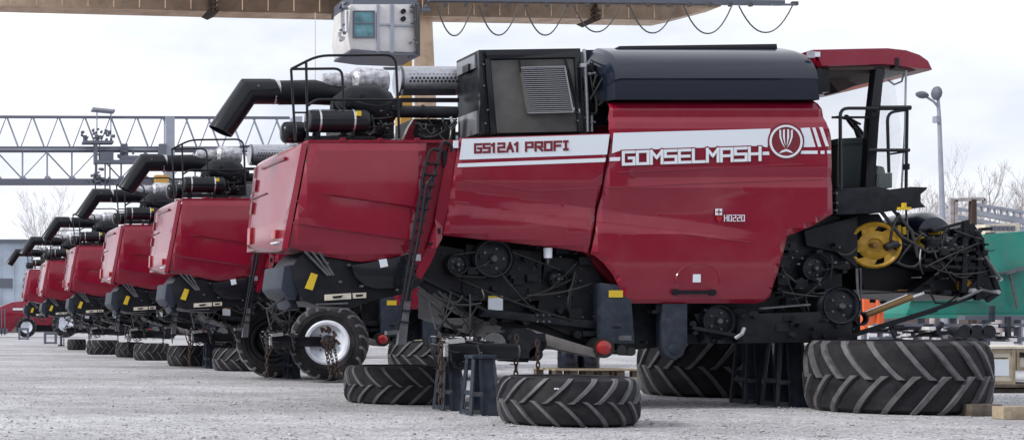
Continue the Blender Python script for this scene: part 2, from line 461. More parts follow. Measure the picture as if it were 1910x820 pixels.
    # far side skin and core
    b = MB(); b.prism([(1147, 182), (1538, 172), (1556, 398), (1472, 440), (1442, 562), (1174, 565), (1104, 473), (828, 438), (858, 257), (1138, 248)], WID-.02, WID, 0)
    b.build('far_side_panel', 'red', T)
    # hood
    def sx(py): return 574 - (py-265)*.19
    def cx(py): return interp([(262, 552), (275, 543), (408, 527), (440, 526), (463, 531)], py)
    rows = []
    plan = [('s', 0, 0), ('s', -10, .02), ('m', .5, .14), ('c', 0, .38), ('c', -.02, .7), ('c', -.03, 1.1), ('c', -.03, 1.65), ('c', -.02, 2.05), ('c', 0, 2.37), ('m', .5, WID-.14), ('s', -10, WID-.02), ('s', 0, WID)]
    for py in (470, 463, 455, 440, 408, 401, 340, 300, 275, 267, 262):
        row = []
        for kind, off, Y in plan:
            z = W(0, py, 0).z
            k0 = D/F
            xs_ = (sx(py)-VX)*k0; xc = (cx(py)-VX)*(D+.38)/F
            if kind == 's': x = xs_ + off*k0
            elif kind == 'c': x = xc + off
            else: x = xc*.6 + (xs_-10*k0)*.4
            if py == 470: x += .05 ; y = .04 + Y*(WID-.08)/WID
            elif py == 262: x += .04; y = .03 + Y*(WID-.06)/WID
            else: y = Y
            if Y > 2.38: x = max(x, xc + (.10 if Y < 2.65 else .26 if Y < WID-.01 else .42))
            if py >= 455: z += (.11 if py >= 463 else .06)*min(1, Y/2.37)
            row.append(Vector((x, y, z)))
        rows.append(row)
    b = MB(); V = b.grid(rows)
    b._f(V[-1]); b._f(V[0][::-1])
    hood = b.build('rear_hood', 'red', T, smooth=25)
    # rear face details (on the rear face plane)
    def RF(y, py, out=0):  # point on rear face
        x = (cx(py)-VX)*(D+.38)/F - .02 - .02*min(1, max(0, (y-.38)/.5)) - out
        return Vector((x, y, W(0, py, 0).z))
    def rear_patch(name, m, y0, y1, pa, pb, out=.012):
        bb = MB(); bb.hexa([RF(y0, pa, out), RF(y1, pa, out), RF(y1, pb, out), RF(y0, pb, out)], [RF(y0, pa, -.03), RF(y1, pa, -.03), RF(y1, pb, -.03), RF(y0, pb, -.03)])
        return bb.build(name, m, hood, bevel=.004)
    rear_patch('hood_vent', 'red2', .55, 1.75, 283, 289)
    rear_patch('hood_seam', 'red2', 1.3, 2.25, 342, 344)
    rear_patch('hood_slot', 'red2', 2.05, 2.15, 352, 376)
    rear_patch('hood_slot', 'red2', 2.0, 2.1, 306, 330)
    rear_patch('tail_lamp', 'redlamp', 1.95, 2.12, 405, 440, .02)
    rear_patch('tail_lamp', 'redlamp', .55, .75, 423, 440, .02)
    rear_patch('number_plate', 'white', .5, .8, 446, 449, .02)
    # side door of hood
    def dd(px, py):
        u = [(560, 352), (604, 361), (776, 386), (800, 390)]; l = [(560, 415), (569, 419), (768, 447), (800, 452)]
        d = .0
        a = interp(u, px); c_ = interp(l, px)
        f = min(1, max(0, (px-595)/25))
        if py > a: d += .028*f*min(1, (py-a)/3.0) - .028*f*min(1, max(0, (py-a)/(c_-a)))
        if py > c_: d += .022*min(1, (py-c_)/3.5)
        d += .00045*max(0, py-c_)
        d -= .045*math.sin(PI*min(1, max(0, (py-262)/220)))
        return d
    door = [(577, 265), (797, 266), (793, 300), (781, 388), (767, 470), (722, 484), (678, 488), (640, 481), (539, 461)]
    dn = panel('hood_door', 'red', T, door, dd, [((604, 361), (776, 386)), ((604, 364), (776, 389)), ((569, 419), (768, 447)), ((569, 422.5), (768, 450.5))], base=-.01)
    for x, y in ((572, 300), (566, 335), (556, 375), (549, 415)):
        b = MB(); b.disc((x, y), 2.2, -.012, .01, 8); b.build('hinge_bolt', 'grey', hood)
    b = MB(); b.rect(575, 261, 850, 266, .01, .35); b.rect(636, 257, 644, 262, .0, .06); b.rect(707, 257, 713, 262, .0, .06); b.rect(776, 257, 783, 262, .0, .06); b.build('hood_rim', 'red', T)
    # recess behind ladder and pillar
    b = MB(); b.prism([(796, 262), (856, 262), (826, 450), (785, 516), (766, 470)], .10, .3, 0); b.build('recess_panel', 'red', T)
    def pd(px, py): return -.0 + .0
    panel('corner_post', 'red', T, [(843, 263), (857, 263), (848, 330), (838, 395), (827, 445), (806, 490), (788, 520), (774, 516), (796, 470), (812, 420), (826, 340)], pd, roll=.05, thick=.05, step=40)
    b = MB(); b.prism([(828, 283), (833, 278), (838, 283), (836, 306), (831, 311)], .05, .2, 0); b.rect(815, 425, 822, 436, .02, .2); b.rect(800, 452, 812, 456, .02, .2); b.build('latch', 'black2', T)
    # top deck core
    b = MB(); b.prism([(560, 275), (856, 262), (1140, 255), (1540, 250), (1552, 396), (1470, 438), (1440, 545), (1180, 550), (1100, 465), (830, 430), (760, 462), (545, 452)], .22, WID-.2, 0)
    b.build('body_shell', 'red2', T)

    # ---- dark chassis
    b = MB(); b.prism([(800, 430), (1110, 455), (1190, 540), (1440, 545), (1480, 430), (1560, 395), (1602, 400), (1608, 560), (1596, 628), (1440, 636), (1330, 640), (1190, 655), (1110, 655), (1000, 622), (930, 600), (905, 592), (905, 440)], .38, WID-.3, 0); b.prism([(800, 430), (905, 440), (905, 592), (880, 585), (787, 522)], .38, .55, 0)
    ch = b.build('chassis', 'frame', T)
    def part(name, m, fn, parent=None, bevel=0):
        bb = MB(); fn(bb); return bb.build(name, m, parent or ch, bevel=bevel)
    part('cover_plate', 'black', lambda b: b.prism([(870, 455), (1010, 470), (1010, 560), (870, 560), (862, 540)], .28, .4))
    part('cover_plate', 'black', lambda b: b.prism([(1018, 478), (1100, 485), (1128, 530), (1126, 640), (1100, 640), (1000, 600)], .30, .4))
    part('cover_plate', 'black', lambda b: b.prism([(805, 455), (866, 465), (866, 550), (790, 518)], .30, .4))
    part('side_sill', 'frame', lambda b: b.prism([(900, 575), (1126, 600), (1126, 614), (900, 590)], .2, .36), bevel=.004)
    part('sieve_pan', 'frame', lambda b: (b.bar(W(787, 516, .15), W(905, 578, .15), .05, .03), b.bar(W(795, 542, .2), W(900, 600, .2), .03, .03)))
    for c, r, y0 in (((920, 482), 38, .2), ((853, 493), 21, .18), ((1340, 598), 32, .15), ((1568, 570), 36, .0), ((982, 640), 22, .0), ((1040, 520), 18, .22), ((1420, 600), 20, .2), ((1520, 500), 26, .28)):
        bb = MB(); p = W(c[0], c[1], y0); rr = r*(y0+D)/F
        Mx = Matrix.Translation((p.x, y0, p.z)) @ Matrix.Rotation(PI/2, 4, 'X')
        bb.lathe([(0, .03), (rr*.22, .03), (rr*.25, 0), (rr*.8, -.02), (rr*.84, .015), (rr*.92, .02), (rr*.95, -.0), (rr, .02), (rr, -.08), (0, -.1)], Mx, 36)
        pl = bb.build('pulley', 'frame', ch)
        bb = MB(); bb.lathe([(0, .05), (rr*.14, .05), (rr*.16, .02), (rr*.16, 0)], Mx, 10)
        for q in range(5):
            a = 2*PI*q/5; m2 = Mx @ Matrix.Translation((rr*.5*math.cos(a), rr*.5*math.sin(a), 0))
            bb.lathe([(0, .006), (rr*.05+.004, .006), (rr*.05+.004, -.02)], m2, 6)
        bb.build('hub_cap', 'grey', pl)
    # belts
    part('drive_belt', 'hose', lambda b: (b.bar(W(885, 470, .17), W(845, 475, .17), .03, .012), b.bar(W(905, 517, .17), W(850, 514, .17), .03, .012), b.bar(W(955, 470, .17), W(1045, 503, .17), .03, .012)))
    part('filter_bowl', 'white', lambda b: b.tube([W(1022, 462, .12), W(1022, 481, .12)], [.052, .048], 14))
    part('filter_valve', 'grey', lambda b: b.tube([W(1022, 481, .12), W(1022, 492, .12)], [.02, .012], 8))
    s = part('data_plate', 'white', lambda b: b.rect(911, 555, 938, 578, .27, .29)); part('plate_band', 'sticker_y', lambda b: b.rect(911, 551.5, 938, 555, .268, .29), s)
    bx_ = part('battery_box', 'jack', lambda b: b.prism([(1122, 527), (1160, 532), (1178, 560), (1184, 640), (1124, 640)], .05, .5), bevel=.006)
    part('warning_sticker', 'sticker_y', lambda b: b.rect(1136, 541, 1162, 554, .044, .06), bx_)
    part('small_label', 'grey', lambda b: b.rect(1154, 625, 1178, 634, .044, .06), bx_)
    part('label_recess', 'black2', lambda b: b.rect(1144, 608, 1158, 612, .043, .06), bx_)
    part('rear_axle_beam', 'frame', lambda b: (b.prism([(880, 640), (1010, 628), (1010, 650), (880, 662)], -.2, .1), b.tube([W(1000, 640, -.1), W(1000, 640, 2.6)], .12, 12), b.tube([W(870, 655, -.55), W(870, 655, 2.9)], .1, 12)))
    part('guard_panel', 'pan', lambda b: b.prism([(968, 616), (985, 612), (1110, 650), (1112, 666), (1040, 650), (985, 632)], .0, .3), bevel=.004)
    lamp = MB(); p = W(1127, 648, -.05); lamp.lathe([(0, .03), (.06, .025), (.083, .01), (.088, -.02), (0, -.03)], Matrix.Translation(p) @ Matrix.Rotation(PI/2, 4, 'X'), 24); lp = lamp.build('round_reflector', 'redlamp', ch)
    part('lamp_housing', 'hose', lambda b: b.disc((1127, 648), 19, -.03, .2), lp)
    part('air_bag', 'hose', lambda b: (b.disc((1160, 652), 9, .0, .3), b.disc((1178, 655), 8, .0, .3)))
    part('axle_bracket', 'jack', lambda b: (b.prism([(1236, 566), (1282, 566), (1282, 640), (1274, 662), (1260, 671), (1246, 664), (1237, 644)], .06, .24), b.disc((1259, 650), 9, .03, .1)), bevel=.006)
    part('front_axle', 'black', lambda b: (b.prism([(1385, 585), (1560, 580), (1590, 600), (1590, 636), (1385, 640)], .0, .5), b.prism([(1380, 612), (1600, 610), (1600, 638), (1380, 640)], .5, 2.6)), bevel=.01)
    part('axle_shelf', 'grey', lambda b: b.prism([(1425, 573), (1512, 566), (1512, 569), (1425, 576)], -.02, .1))
    part('front_stay', 'frame', lambda b: (b.prism([(1295, 585), (1320, 640), (1380, 640), (1385, 575)], .2, .5), b.bar(W(1290, 610, .1), W(1390, 628, .1), .05, .04)))
    part('hydraulic_fitting', 'silver', lambda b: (b.tube([W(1372, 630, -.0), W(1384, 622, -.05), W(1388, 612, 0)], .022, 8)))
    # random fittings: hoses, bolts, small castings
    rr = random.Random(3)
    def hose_run(name, n, box, Y, m='hose', rad=.012, parent=None, sag=40):
        bb = MB()
        for _ in range(n):
            x0, x1 = rr.uniform(box[0], box[2]), rr.uniform(box[0], box[2]); y0, y1 = rr.uniform(box[1], box[3]), rr.uniform(box[1], box[3])
            yy = rr.uniform(Y[0], Y[1]); pts = []
            mx, my = (x0+x1)/2 + rr.uniform(-15, 15), (y0+y1)/2 + rr.uniform(0, sag)
            for i in range(9):
                t = i/8; pts.append(W(x0*(1-t)**2+mx*2*t*(1-t)+x1*t*t, y0*(1-t)**2+my*2*t*(1-t)+y1*t*t, yy-.04*math.sin(PI*t)))
            bb.tube(pts, rad*rr.uniform(.7, 1.4), 6)
        return bb.build(name, m, parent or ch)
    def fittings(name, n, box, Y, m, s0=2, s1=6, parent=None):
        bb = MB()
        for _ in range(n):
            x, y = rr.uniform(box[0], box[2]), rr.uniform(box[1], box[3]); Y0 = rr.uniform(*Y); a = rr.uniform(s0, s1)
            if rr.random() < .5: bb.disc((x, y), a*.6, Y0, Y0+.15, 8)
            else: bb.rect(x-a, y-a*rr.uniform(.3, .9), x+a, y+a*rr.uniform(.3, .9), Y0, Y0+.15)
        return bb.build(name, m, parent or ch)
    fittings('bolt', 60, (810, 455, 1125, 600), (.24, .28), 'grey', 1.0, 2.0)
    b = MB()
    for i in range(3):
        for j in range(2): b.disc((1003+i*11, 587+j*12), 2.2, .18, .3, 8)
    b.build('sill_bolt', 'grey', ch)
    fittings('casting', 34, (830, 460, 1110, 640), (.18, .26), 'black', 4, 13)
    fittings('casting', 22, (1200, 570, 1440, 640), (.1, .3), 'frame', 4, 14)
    fittings('casting', 34, (1450, 455, 1595, 600), (.2, .32), 'frame', 3, 13)
    fittings('casting', 22, (1460, 460, 1590, 620), (.1, .22), 'grey', 1.5, 3.2)
    hose_run('hydraulic_hose', 8, (840, 470, 1110, 600), (.16, .26), rad=.009, sag=15)
    hose_run('hydraulic_hose', 9, (1455, 460, 1600, 620), (.1, .25), rad=.010, sag=20)
    # rear axle & steering clutter near the jack
    fittings('steering_knuckle', 26, (815, 625, 900, 672), (-.75, -.3), 'black', 4, 12)
    fittings('knuckle_bolt', 16, (810, 625, 905, 680), (-.78, -.7), 'bright', 1.2, 2.8)
    fittings('transmission_case', 26, (900, 620, 1010, 672), (-.2, .1), 'frame', 5, 14)
    fittings('case_bolt', 16, (905, 620, 1010, 690), (-.25, -.1), 'silver', 1.2, 2.6)
    part('bright_cap', 'bright', lambda b: (b.prism([(836, 633), (866, 629), (868, 638), (838, 641)], -.82, -.7), b.rect(830, 640, 836, 664, -.82, -.76)))
    b = MB(); b.prism([(835, 642), (880, 634), (895, 650), (890, 672), (838, 674)], -.78, -.3); b.prism([(880, 640), (965, 640), (968, 668), (885, 668)], -.4, .1); b.build('axle_end', 'black2', ch, bevel=.01)
    b = MB(); b.disc((980, 640), 28, -.25, .1, 20); b.disc((1000, 660), 13, -.25, .1, 14); b.build('wheel_hub', 'frame', ch)
    b = MB(); b.tube([W(922, 640, -.2), W(922, 640, .4)], .13, 16); b.tube([W(905, 655, -.2), W(965, 655, -.2)], .1, 14); b.build('gearbox', 'grey', ch)
    hose_run('hydraulic_hose', 26, (800, 618, 900, 690), (-.85, -.4), rad=.010)
    hose_run('hydraulic_hose', 10, (800, 540, 900, 640), (-.4, .1), rad=.012)
    def chain(bb, p, q, n):
        p = Vector(p); q = Vector(q)
        for i in range(n):
            c = p + (q-p)*((i+.5)/n); L_ = (q-p).length/n*.72
            rot = Matrix.Rotation(PI/2*(i % 2), 4, 'Z')
            ring = []
            for k_ in range(11):
                a = 2*PI*k_/10; v = rot @ Vector((math.cos(a)*L_*.42, 0, math.sin(a)*L_)); ring.append(c+v)
            bb.tube(ring, L_*.2, 5, cap=False)
    for ca, cb_, cn in (((822, 640, -.8), (822, 752, -.85), 9), ((964, 625, -.32), (962, 702, -.32), 7), ((1002, 635, -.32), (1004, 695, -.32), 6)):
        b = MB(); chain(b, W(*ca), W(*cb_), cn); b.build('tie_chain', 'rust', ch)
    # linkage rods under the sieve (left of jack)
    part('linkage_rod', 'grey', lambda b: (b.tube([W(776, 545, .3), W(818, 578, .3), W(840, 606, .3)], .012, 6), b.tube([W(820, 580, .3), W(838, 560, .3), W(868, 590, .3)], .01, 6), b.tube([W(800, 560, .3), W(812, 610, .2), W(830, 632, -.2)], .012, 6)))

    # ---- tail: chopper and spreader
    b = MB(); b.prism([(572, 468), (620, 478), (680, 488), (766, 474), (800, 520), (772, 545), (700, 560), (662, 574), (600, 570), (570, 560), (556, 530), (552, 492)], .12, 1.15, 0); b.prism([(625, 482), (680, 488), (766, 474), (800, 520), (772, 545), (700, 558), (640, 556)], 1.15, WID-.3, 0)
    cp = b.build('straw_chopper', 'black', T, bevel=.008)
    b = MB(); b.prism([(530, 496), (560, 491), (566, 520), (552, 560), (536, 554), (524, 538)], .2, 1.25); b.prism([(534, 552), (552, 560), (560, 578), (544, 576)], .4, 1.1); b.build('spreader_cowl', 'jack', T, bevel=.02)
    pc = [(656, 494), (690, 489), (758, 476), (782, 520), (762, 532), (735, 538), (702, 539), (682, 532), (665, 516)]
    b = MB(); b.prism(pc, .03, .13, 0); b.build('drive_guard', 'black2', cp, bevel=.012)
    part('guard_bolt', 'grey', lambda b: [b.disc(c_, 2.2, .0, .1, 8) for c_ in ((652, 494), (676, 533), (742, 540), (636, 525), (611, 490))], cp)
    part('gas_strut', 'grey', lambda b: [b.tube([W(568+i*13, 468, .06), W(612+i*5, 513, .06)], .016, 8) for i in range(3)], cp)
    part('warning_sticker', 'sticker_y', lambda b: b.prism([(581, 508), (593, 512), (583, 541), (569, 537)], .105, .13), cp)
    part('paper_sticker', 'white', lambda b: b.prism([(707, 484), (721, 482), (724, 496), (710, 499)], .022, .04), cp)
    part('reflector_strip', 'crate', lambda b: (b.prism([(607, 549), (655, 546), (655, 557), (607, 560)], .08, .13), b.prism([(659, 546), (683, 545), (683, 555), (659, 556)], .08, .13)), cp)
    part('strip_mark', 'black', lambda b: (b.prism([(620, 552), (640, 550), (636, 555), (622, 556)], .074, .09), b.prism([(664, 549), (678, 548), (676, 552), (664, 553)], .074, .09)), cp)
    part('tail_bar', 'grey', lambda b: b.bar(W(590, 567, .05), W(648, 565, .05), .04, .02), cp)
    hose_run('spreader_hose', 6, (490, 540, 560, 600), (.2, .5), parent=cp)

    # ---- ladder
    def rail(bb, pts, Y=-.12, r=.02): bb.tube(fillet([W(x, y, Y) for x, y in pts], .1), r, 8)
    b = MB(); rail(b, [(820, 280), (806, 277), (798, 290), (796, 300), (789, 330), (783, 370), (752, 552), (741, 616)]); rail(b, [(843, 284), (842, 268), (826, 263), (820, 282), (814, 312), (776, 458), (764, 552), (752, 640)])
    rail(b, [(806, 330), (795, 345), (785, 420), (757, 560)], -.2)
    lad = b.build('ladder', 'black2', T)
    b = MB(); yy = 305
    while yy < 600:
        xl = interp([(277, 803), (370, 783), (552, 752), (616, 741)], yy); xr = interp([(263, 823), (312, 814), (458, 776), (552, 764), (640, 752)], yy)
        b.bar(W(xl, yy, -.12), W(xr+4, yy+2, -.12), .10, .018); yy += 21
    b.build('rung', 'black', lad)
    b = MB(); b.prism([(754, 560), (766, 560), (758, 642), (742, 642)], -.14, -.06); b.prism([(722, 617), (742, 615), (742, 622), (722, 624)], -.16, -.06); b.build('ladder_foot', 'grey', lad)
    part('ladder_clamp', 'silver', lambda b: b.rect(772, 474, 785, 486, -.18, -.1), lad)

    # ---- radiator box
    b = MB(); b.prism([(893, 93), (1083, 90), (1092, 247), (897, 251)], .28, 1.06)
    rb = b.build('radiator_housing', 'frame', T, bevel=.012)
    part('housing_frame', 'black2', lambda b: (b.prism([(905, 96), (1080, 93), (1081, 107), (908, 110)], .24, .3), b.prism([(905, 110), (914, 110), (926, 249), (916, 250)], .24, .3), b.prism([(1072, 107), (1081, 107), (1088, 246), (1078, 246)], .24, .3), b.prism([(893, 95), (899, 95), (905, 250), (898, 250)], .24, .3)), rb, .004)
    part('radiator_mesh', 'mesh', lambda b: b.prism([(915, 113), (1070, 110), (1077, 245), (927, 248)], .262, .282), rb)
    g = part('louver_plate', 'mesh', lambda b: b.prism([(972, 127), (1053, 125), (1069, 208), (986, 211)], .2, .26), rb)
    b = MB()
    for i in range(22):
        t = (i+.5)/22; y = 127 + 83*t; xl = 972.5 + 14*t; xr = 1053 + 15.5*t
        b.bar(W(xl, y, .19), W(xr, y-2, .19), .03, .008)
    b.bar(W(1053, 124, .18), W(1069, 210, .18), .02, .015); b.bar(W(972, 126, .18), W(1054, 124, .18), .02, .012); b.bar(W(986, 211, .18), W(1069, 209, .18), .02, .012)
    b.build('louver_slat', 'louver', g)
    part('mesh_stay', 'black2', lambda b: (b.bar(W(968, 112, .22), W(972, 135, .22), .02, .02), b.bar(W(1054, 110, .2), W(1074, 190, .2), .02, .03), b.bar(W(1060, 130, .2), W(1078, 210, .2), .02, .02)), rb)
    part('latch_bracket', 'silver', lambda b: (b.rect(1068, 200, 1072, 206, .2, .24), b.rect(1076, 203, 1082, 210, .2, .24), b.rect(1056, 130, 1062, 136, .2, .24), b.rect(1084, 118, 1094, 125, .2, .3)), rb)
    xl = W(893, 0, .28).x
    b = MB()
    for (a, c_, y0, y1) in ((100, 125, .36, .98), (205, 248, .34, .98)):
        z0, z1 = W(0, c_, .28).z, W(0, a, .28).z
        xo = .024*(c_-93)/158; b.box((xl-.012+xo, (y0+y1)/2, (z0+z1)/2), (.03, y1-y0, z1-z0))
    b.build('side_glazing', 'vent_grey', rb)
    b = MB(); z_ = W(0, 120, .28).z; b.box((xl-.03, .6, z_), (.04, .2, .09)); b.build('side_hatch', 'black2', rb)
    part('housing_knob', 'grey', lambda b: [b.disc(c_, 2, .22, .28, 8) for c_ in ((902, 120), (903, 160), (910, 205), (906, 230), (1078, 225))], rb)
    part('coolant_pipe', 'silver', lambda b: (b.tube([W(1089, 92, .35), W(1094, 180, .35), W(1096, 246, .35)], .022, 8), b.tube([W(1104, 215, .4), W(1104, 246, .4)], .016, 8)), rb)
    b = MB(); b.rect(1092, 93, 1124, 118, .7, 1.0); b.prism([(1098, 120), (1130, 105), (1155, 100), (1160, 180), (1140, 200), (1108, 245), (1100, 180)], .5, 1.4); b.build('engine_bulkhead', 'black', T, bevel=.01)
    fe = T.children[-1]
    fittings('engine_fitting', 26, (1094, 118, 1150, 235), (.38, .5), 'black2', 3, 11, fe)
    fittings('engine_bolt', 14, (1094, 118, 1140, 240), (.34, .4), 'silver', 1.2, 4.0, fe)
    hose_run('engine_hose', 10, (1096, 110, 1150, 225), (.28, .42), parent=fe)

    # ---- grain tank
    prof = [(.02, 186), (.02, 150), (-.0, 146), (.03, 130), (.10, 116), (.22, 102), (.40, 94), (.62, 90), (2.2, 90), (2.5, 102), (2.7, 130), (2.7, 186)]
    rows = []
    for x, sq in ((1140, .75), (1148, .93), (1158, 1), (1250, 1), (1400, 1), (1508, 1), (1518, .99), (1526, .965)):
        row = []
        for y, py in prof:
            z = W(0, py, min(y, .62)).z; zb = W(0, 186, 0).z
            row.append(Vector((W(x, 0, 0).x + (.03 if py > 150 and x > 1500 else 0), 1.37 + (y-1.37)*(1 if sq > .9 else .93), zb + (z-zb)*sq)))
        rows.append(row)
    b = MB(); V = b.grid(rows); b._f(V[0][::-1]); b._f(V[-1]); gt = b.build('grain_tank', 'navy', T, smooth=20)
    part('tank_lid', 'black2', lambda b: b.prism([(1150, 89), (1156, 86), (1449, 82), (1450, 91), (1152, 94)], .55, 2.2), gt, .004)
    part('tank_trim', 'black2', lambda b: b.rect(1524, 128, 1534, 176, .04, 2.6), gt)
    part('tank_bracket', 'silver', lambda b: b.rect(1508, 95, 1520, 108, .1, .14), gt)

    # ---- auger with spout (unloading tube), folded to the rear
    YA = 1.0
    def A(x, y, dy=0): return W(x, y, YA+dy)
    r = 23.5*(YA+D)/F
    b = MB()
    p0, p1 = A(411, 245), A(462, 171); ax = (p1-p0).normalized()
    q1 = A(517, 171)
    n = 28
    def ring(c, t, rr, cut=None):
        u = Vector((0, 1, 0)); v = t.cross(u).normalized(); o = []
        for k in range(n):
            a = 2*PI*k/n; p = c + (u*math.cos(a)+v*math.sin(a))*rr
            if cut is not None: p = p + t*((c-p).dot(cut)/t.dot(cut))
            o.append(p)
        return o
    bis = (ax + Vector((1, 0, 0))).normalized()
    mouth = Vector((.93, 0, -.36)).cross(Vector((0, 1, 0))).normalized()
    mouthcut = Vector((math.sin(.55), 0, math.cos(.55)))
    R1 = ring(p0, ax, r, Vector((.45, 0, .9)).normalized()); R2 = ring(p1, ax, r, bis); R3 = ring(q1, Vector((1, 0, 0)), r, Vector((1, 0, .35)).normalized())
    V = [[b.bm.verts.new(p) for p in RR] for RR in (R1, R2, R3)]
    for a, c_ in zip(V, V[1:]):
        for k in range(n): b._f([a[k], a[(k+1) % n], c_[(k+1) % n], c_[k]])
    inn = [b.bm.verts.new(p0 + (p-p0)*.94) for p in R1]; dp = [b.bm.verts.new(p0 + (p-p0)*.94 + ax*.45) for p in R1]
    for k in range(n):
        b._f([V[0][k], V[0][(k+1) % n], inn[(k+1) % n], inn[k]]); b._f([inn[k], inn[(k+1) % n], dp[(k+1) % n], dp[k]])
    b._f(dp)
    sp = b.build('discharge_spout', 'black2', T, smooth=30)
    b = MB(); b.bar(W(450, 149, YA-.05), W(505, 149, YA-.05), .05, .02); b.tube([W(482, 160, YA-.18), W(482, 160, YA-.1)], .02, 8); b.build('spout_rib', 'grey', sp)
    b = MB(); b.tube([A(510, 172), A(523, 172)], [r*.99, r*.9], 20); b.tube([A(600, 150), A(612, 152), A(640, 152), A(660, 150), A(670, 152)], [r*.55, r*.72, r*.66, r*.5, r*.5], 20)
    b.tube([A(657, 150, -.1), A(664, 149, -.1), A(712, 152, -.1), A(722, 152, -.1)], [r*.7, r*1.0, r*1.02, r*.8], 14); b.build('plastic_wrapping', 'wrap', T)
    b = MB(); b.tube([A(520, 173), A(585, 172), A(640, 180), A(680, 188)], [r*.96, r*.98, r*.75, r*.6], 20); b.build('auger_tube', 'black', T)
    # perforated muffler shield
    b = MB(); b.tube([A(740, 151, .2), A(852, 151, .2)], 27*(YA+.2+D)/F, 24); ms = b.build('muffler_shield', 'silver', T)
    b = MB(); rm = 27*(YA+.2+D)/F; cA = A(0, 151, .2)
    for row_, an in enumerate((.05, .27, .5)):
        for i in range(14):
            x = A(757+i*7.2+(row_ % 2)*3.4, 151, .2).x
            dy, dz = -math.cos(an-.12), math.sin(an-.12)
            p = Vector((x, cA.y + dy*rm, cA.z + dz*rm - .02))
            b.tube([p + Vector((0, .01, 0)), p + Vector((0, -.004, 0))], .015, 8)
    b.build('shield_hole', 'black', ms)
    part('shield_rail', 'black', lambda b: (b.bar(W(735, 187, YA-.1), W(855, 187, YA-.1), .06, .05), b.rect(752, 166, 850, 176, YA-.12, YA-.02)), ms)
    part('shield_strap', 'grey', lambda b: (b.tube([A(742, 151, .2), A(746, 151, .2)], rm*1.05, 24), b.tube([A(715, 128, .2), A(760, 128, .2)], .02, 6)), ms)
    # engine top
    b = MB(); b.tube([W(625, 200, .7), W(650, 190, .7), W(690, 196, .7), W(715, 208, .7), W(735, 210, .7)], [.12, .2, .27, .25, .12], 20); eng = b.build('engine', 'black', T)
    part('intake_pipe', 'frame', lambda b: (b.tube([W(735, 208, .7), W(852, 210, .7)], .075, 14), b.tube([W(786, 208, .7), W(790, 208, .7)], .085, 14)), eng)
    fittings('engine_fitting', 40, (620, 180, 740, 250), (.42, .62), 'black', 3, 12, eng)
    fittings('engine_bolt', 18, (620, 185, 745, 250), (.38, .45), 'grey', 1.2, 2.6, eng)
    hose_run('engine_hose', 12, (600, 180, 745, 255), (.35, .5), parent=eng)
    hose_run('engine_hose', 10, (765, 215, 855, 250), (.4, .7), parent=eng)
    part('engine_block', 'black', lambda b: (b.rect(640, 225, 735, 258, .8, 1.6), b.rect(770, 222, 850, 262, .9, 1.6)), eng)
    part('red_bracket', 'red', lambda b: b.prism([(752, 262), (762, 238), (772, 222), (778, 226), (770, 248), (775, 262)], .8, .9), eng)
    part('pale_hose', 'wrap', lambda b: (b.tube([W(840, 218, .5), W(845, 230, .5), W(838, 240, .5)], .02, 6), b.tube([W(676, 238, .5), W(690, 250, .5), W(700, 240, .5)], .02, 6)), eng)
    def tank(x0, x1, yc, rp, Y, nm):
        bb = MB(); k_ = (Y+D)/F; rad = rp*k_
        P = [(x0, .35), (x0+2, .7), (x0+6, .95), (x0+12, 1), (x1-12, 1), (x1-6, .95), (x1-2, .7), (x1, .35)]
        bb.tube([W(x, yc, Y) for x, _ in P], [rad*q for _, q in P], 24); t_ = bb.build(nm, 'black2', T, smooth=50)
        return t_, rad
    t1, rad = tank(570, 690, 226, 21.5, .35, 'air_reservoir')
    for xb in (594, 657):
        part('steel_band', 'bright', lambda b: b.tube([W(xb-1.6, 226, .35), W(xb+1.6, 226, .35)], rad*1.02, 24), t1)
    part('yellow_label', 'sticker_y', lambda b: b.rect(666, 207, 674, 216, .19, .3), t1)
    part('reservoir_cap', 'grey', lambda b: b.tube([W(572, 226, .35), W(578, 226, .35)], rad*.93, 20), t1)
    part('reservoir_foot', 'black', lambda b: (b.rect(590, 245, 598, 262, .3, .5), b.rect(655, 245, 662, 262, .3, .5), b.rect(575, 254, 700, 258, .3, .5)), t1)
    t2, rad2 = tank(523, 572, 247, 20, .7, 'air_reservoir')
    part('steel_band', 'grey', lambda b: b.tube([W(546, 247, .7), W(549, 247, .7)], rad2*1.03, 24), t2)
    # guard rails
    def tubepath(nm, pts, Y, r=.017, m='black2', par=None, fl=.1):
        bb = MB(); bb.tube(fillet([W(p[0], p[1], p[2] if len(p) > 2 else Y) for p in pts], fl), r, 8); return bb.build(nm, m, par or T)
    g1 = tubepath('guard_rail', [(543, 129), (592, 104), (738, 102), (745, 258)], .3, fl=.14)
    tubepath('rail_post', [(543, 129), (551, 262)], .3, par=g1); tubepath('rail_post', [(571, 114), (574, 262)], .3, par=g1)
    tubepath('rail_bar', [(543, 129), (638, 128), (641, 200)], .3, par=g1); tubepath('rail_bar', [(573, 198), (590, 186), (745, 186)], .3, par=g1)
    tubepath('rail_bar', [(546, 210), (570, 210)], .3, r=.012, par=g1)

    # ---- cab
    cab = MB()
    rp = [(1516, 93), (1600, 91), (1655, 90), (1690, 94), (1715, 103), (1731, 115), (1738, 131), (1714, 130), (1690, 126), (1648, 121), (1530, 125)]
    rows = []
    for Y, s_ in ((.21, .93), (.23, .98), (.30, 1.0), (1.37, 1.02), (2.4, 1.0), (2.5, .98), (2.54, .93)):
        row = []
        for x, y in rp:
            w_ = W(x, y, .25); cz = W(0, 112, .25).z
            row.append(Vector((w_.x - (1-s_)*.4*(1 if x > 1650 else .0), Y, cz + (w_.z-cz)*s_)))
        row.append(row[0].copy()); rows.append(row)
    V = cab.grid(rows); cab._f(V[0][:-1]); cab._f(V[-1][:-1][::-1])
    roof = cab.build('cab_roof', 'red', T, smooth=28)
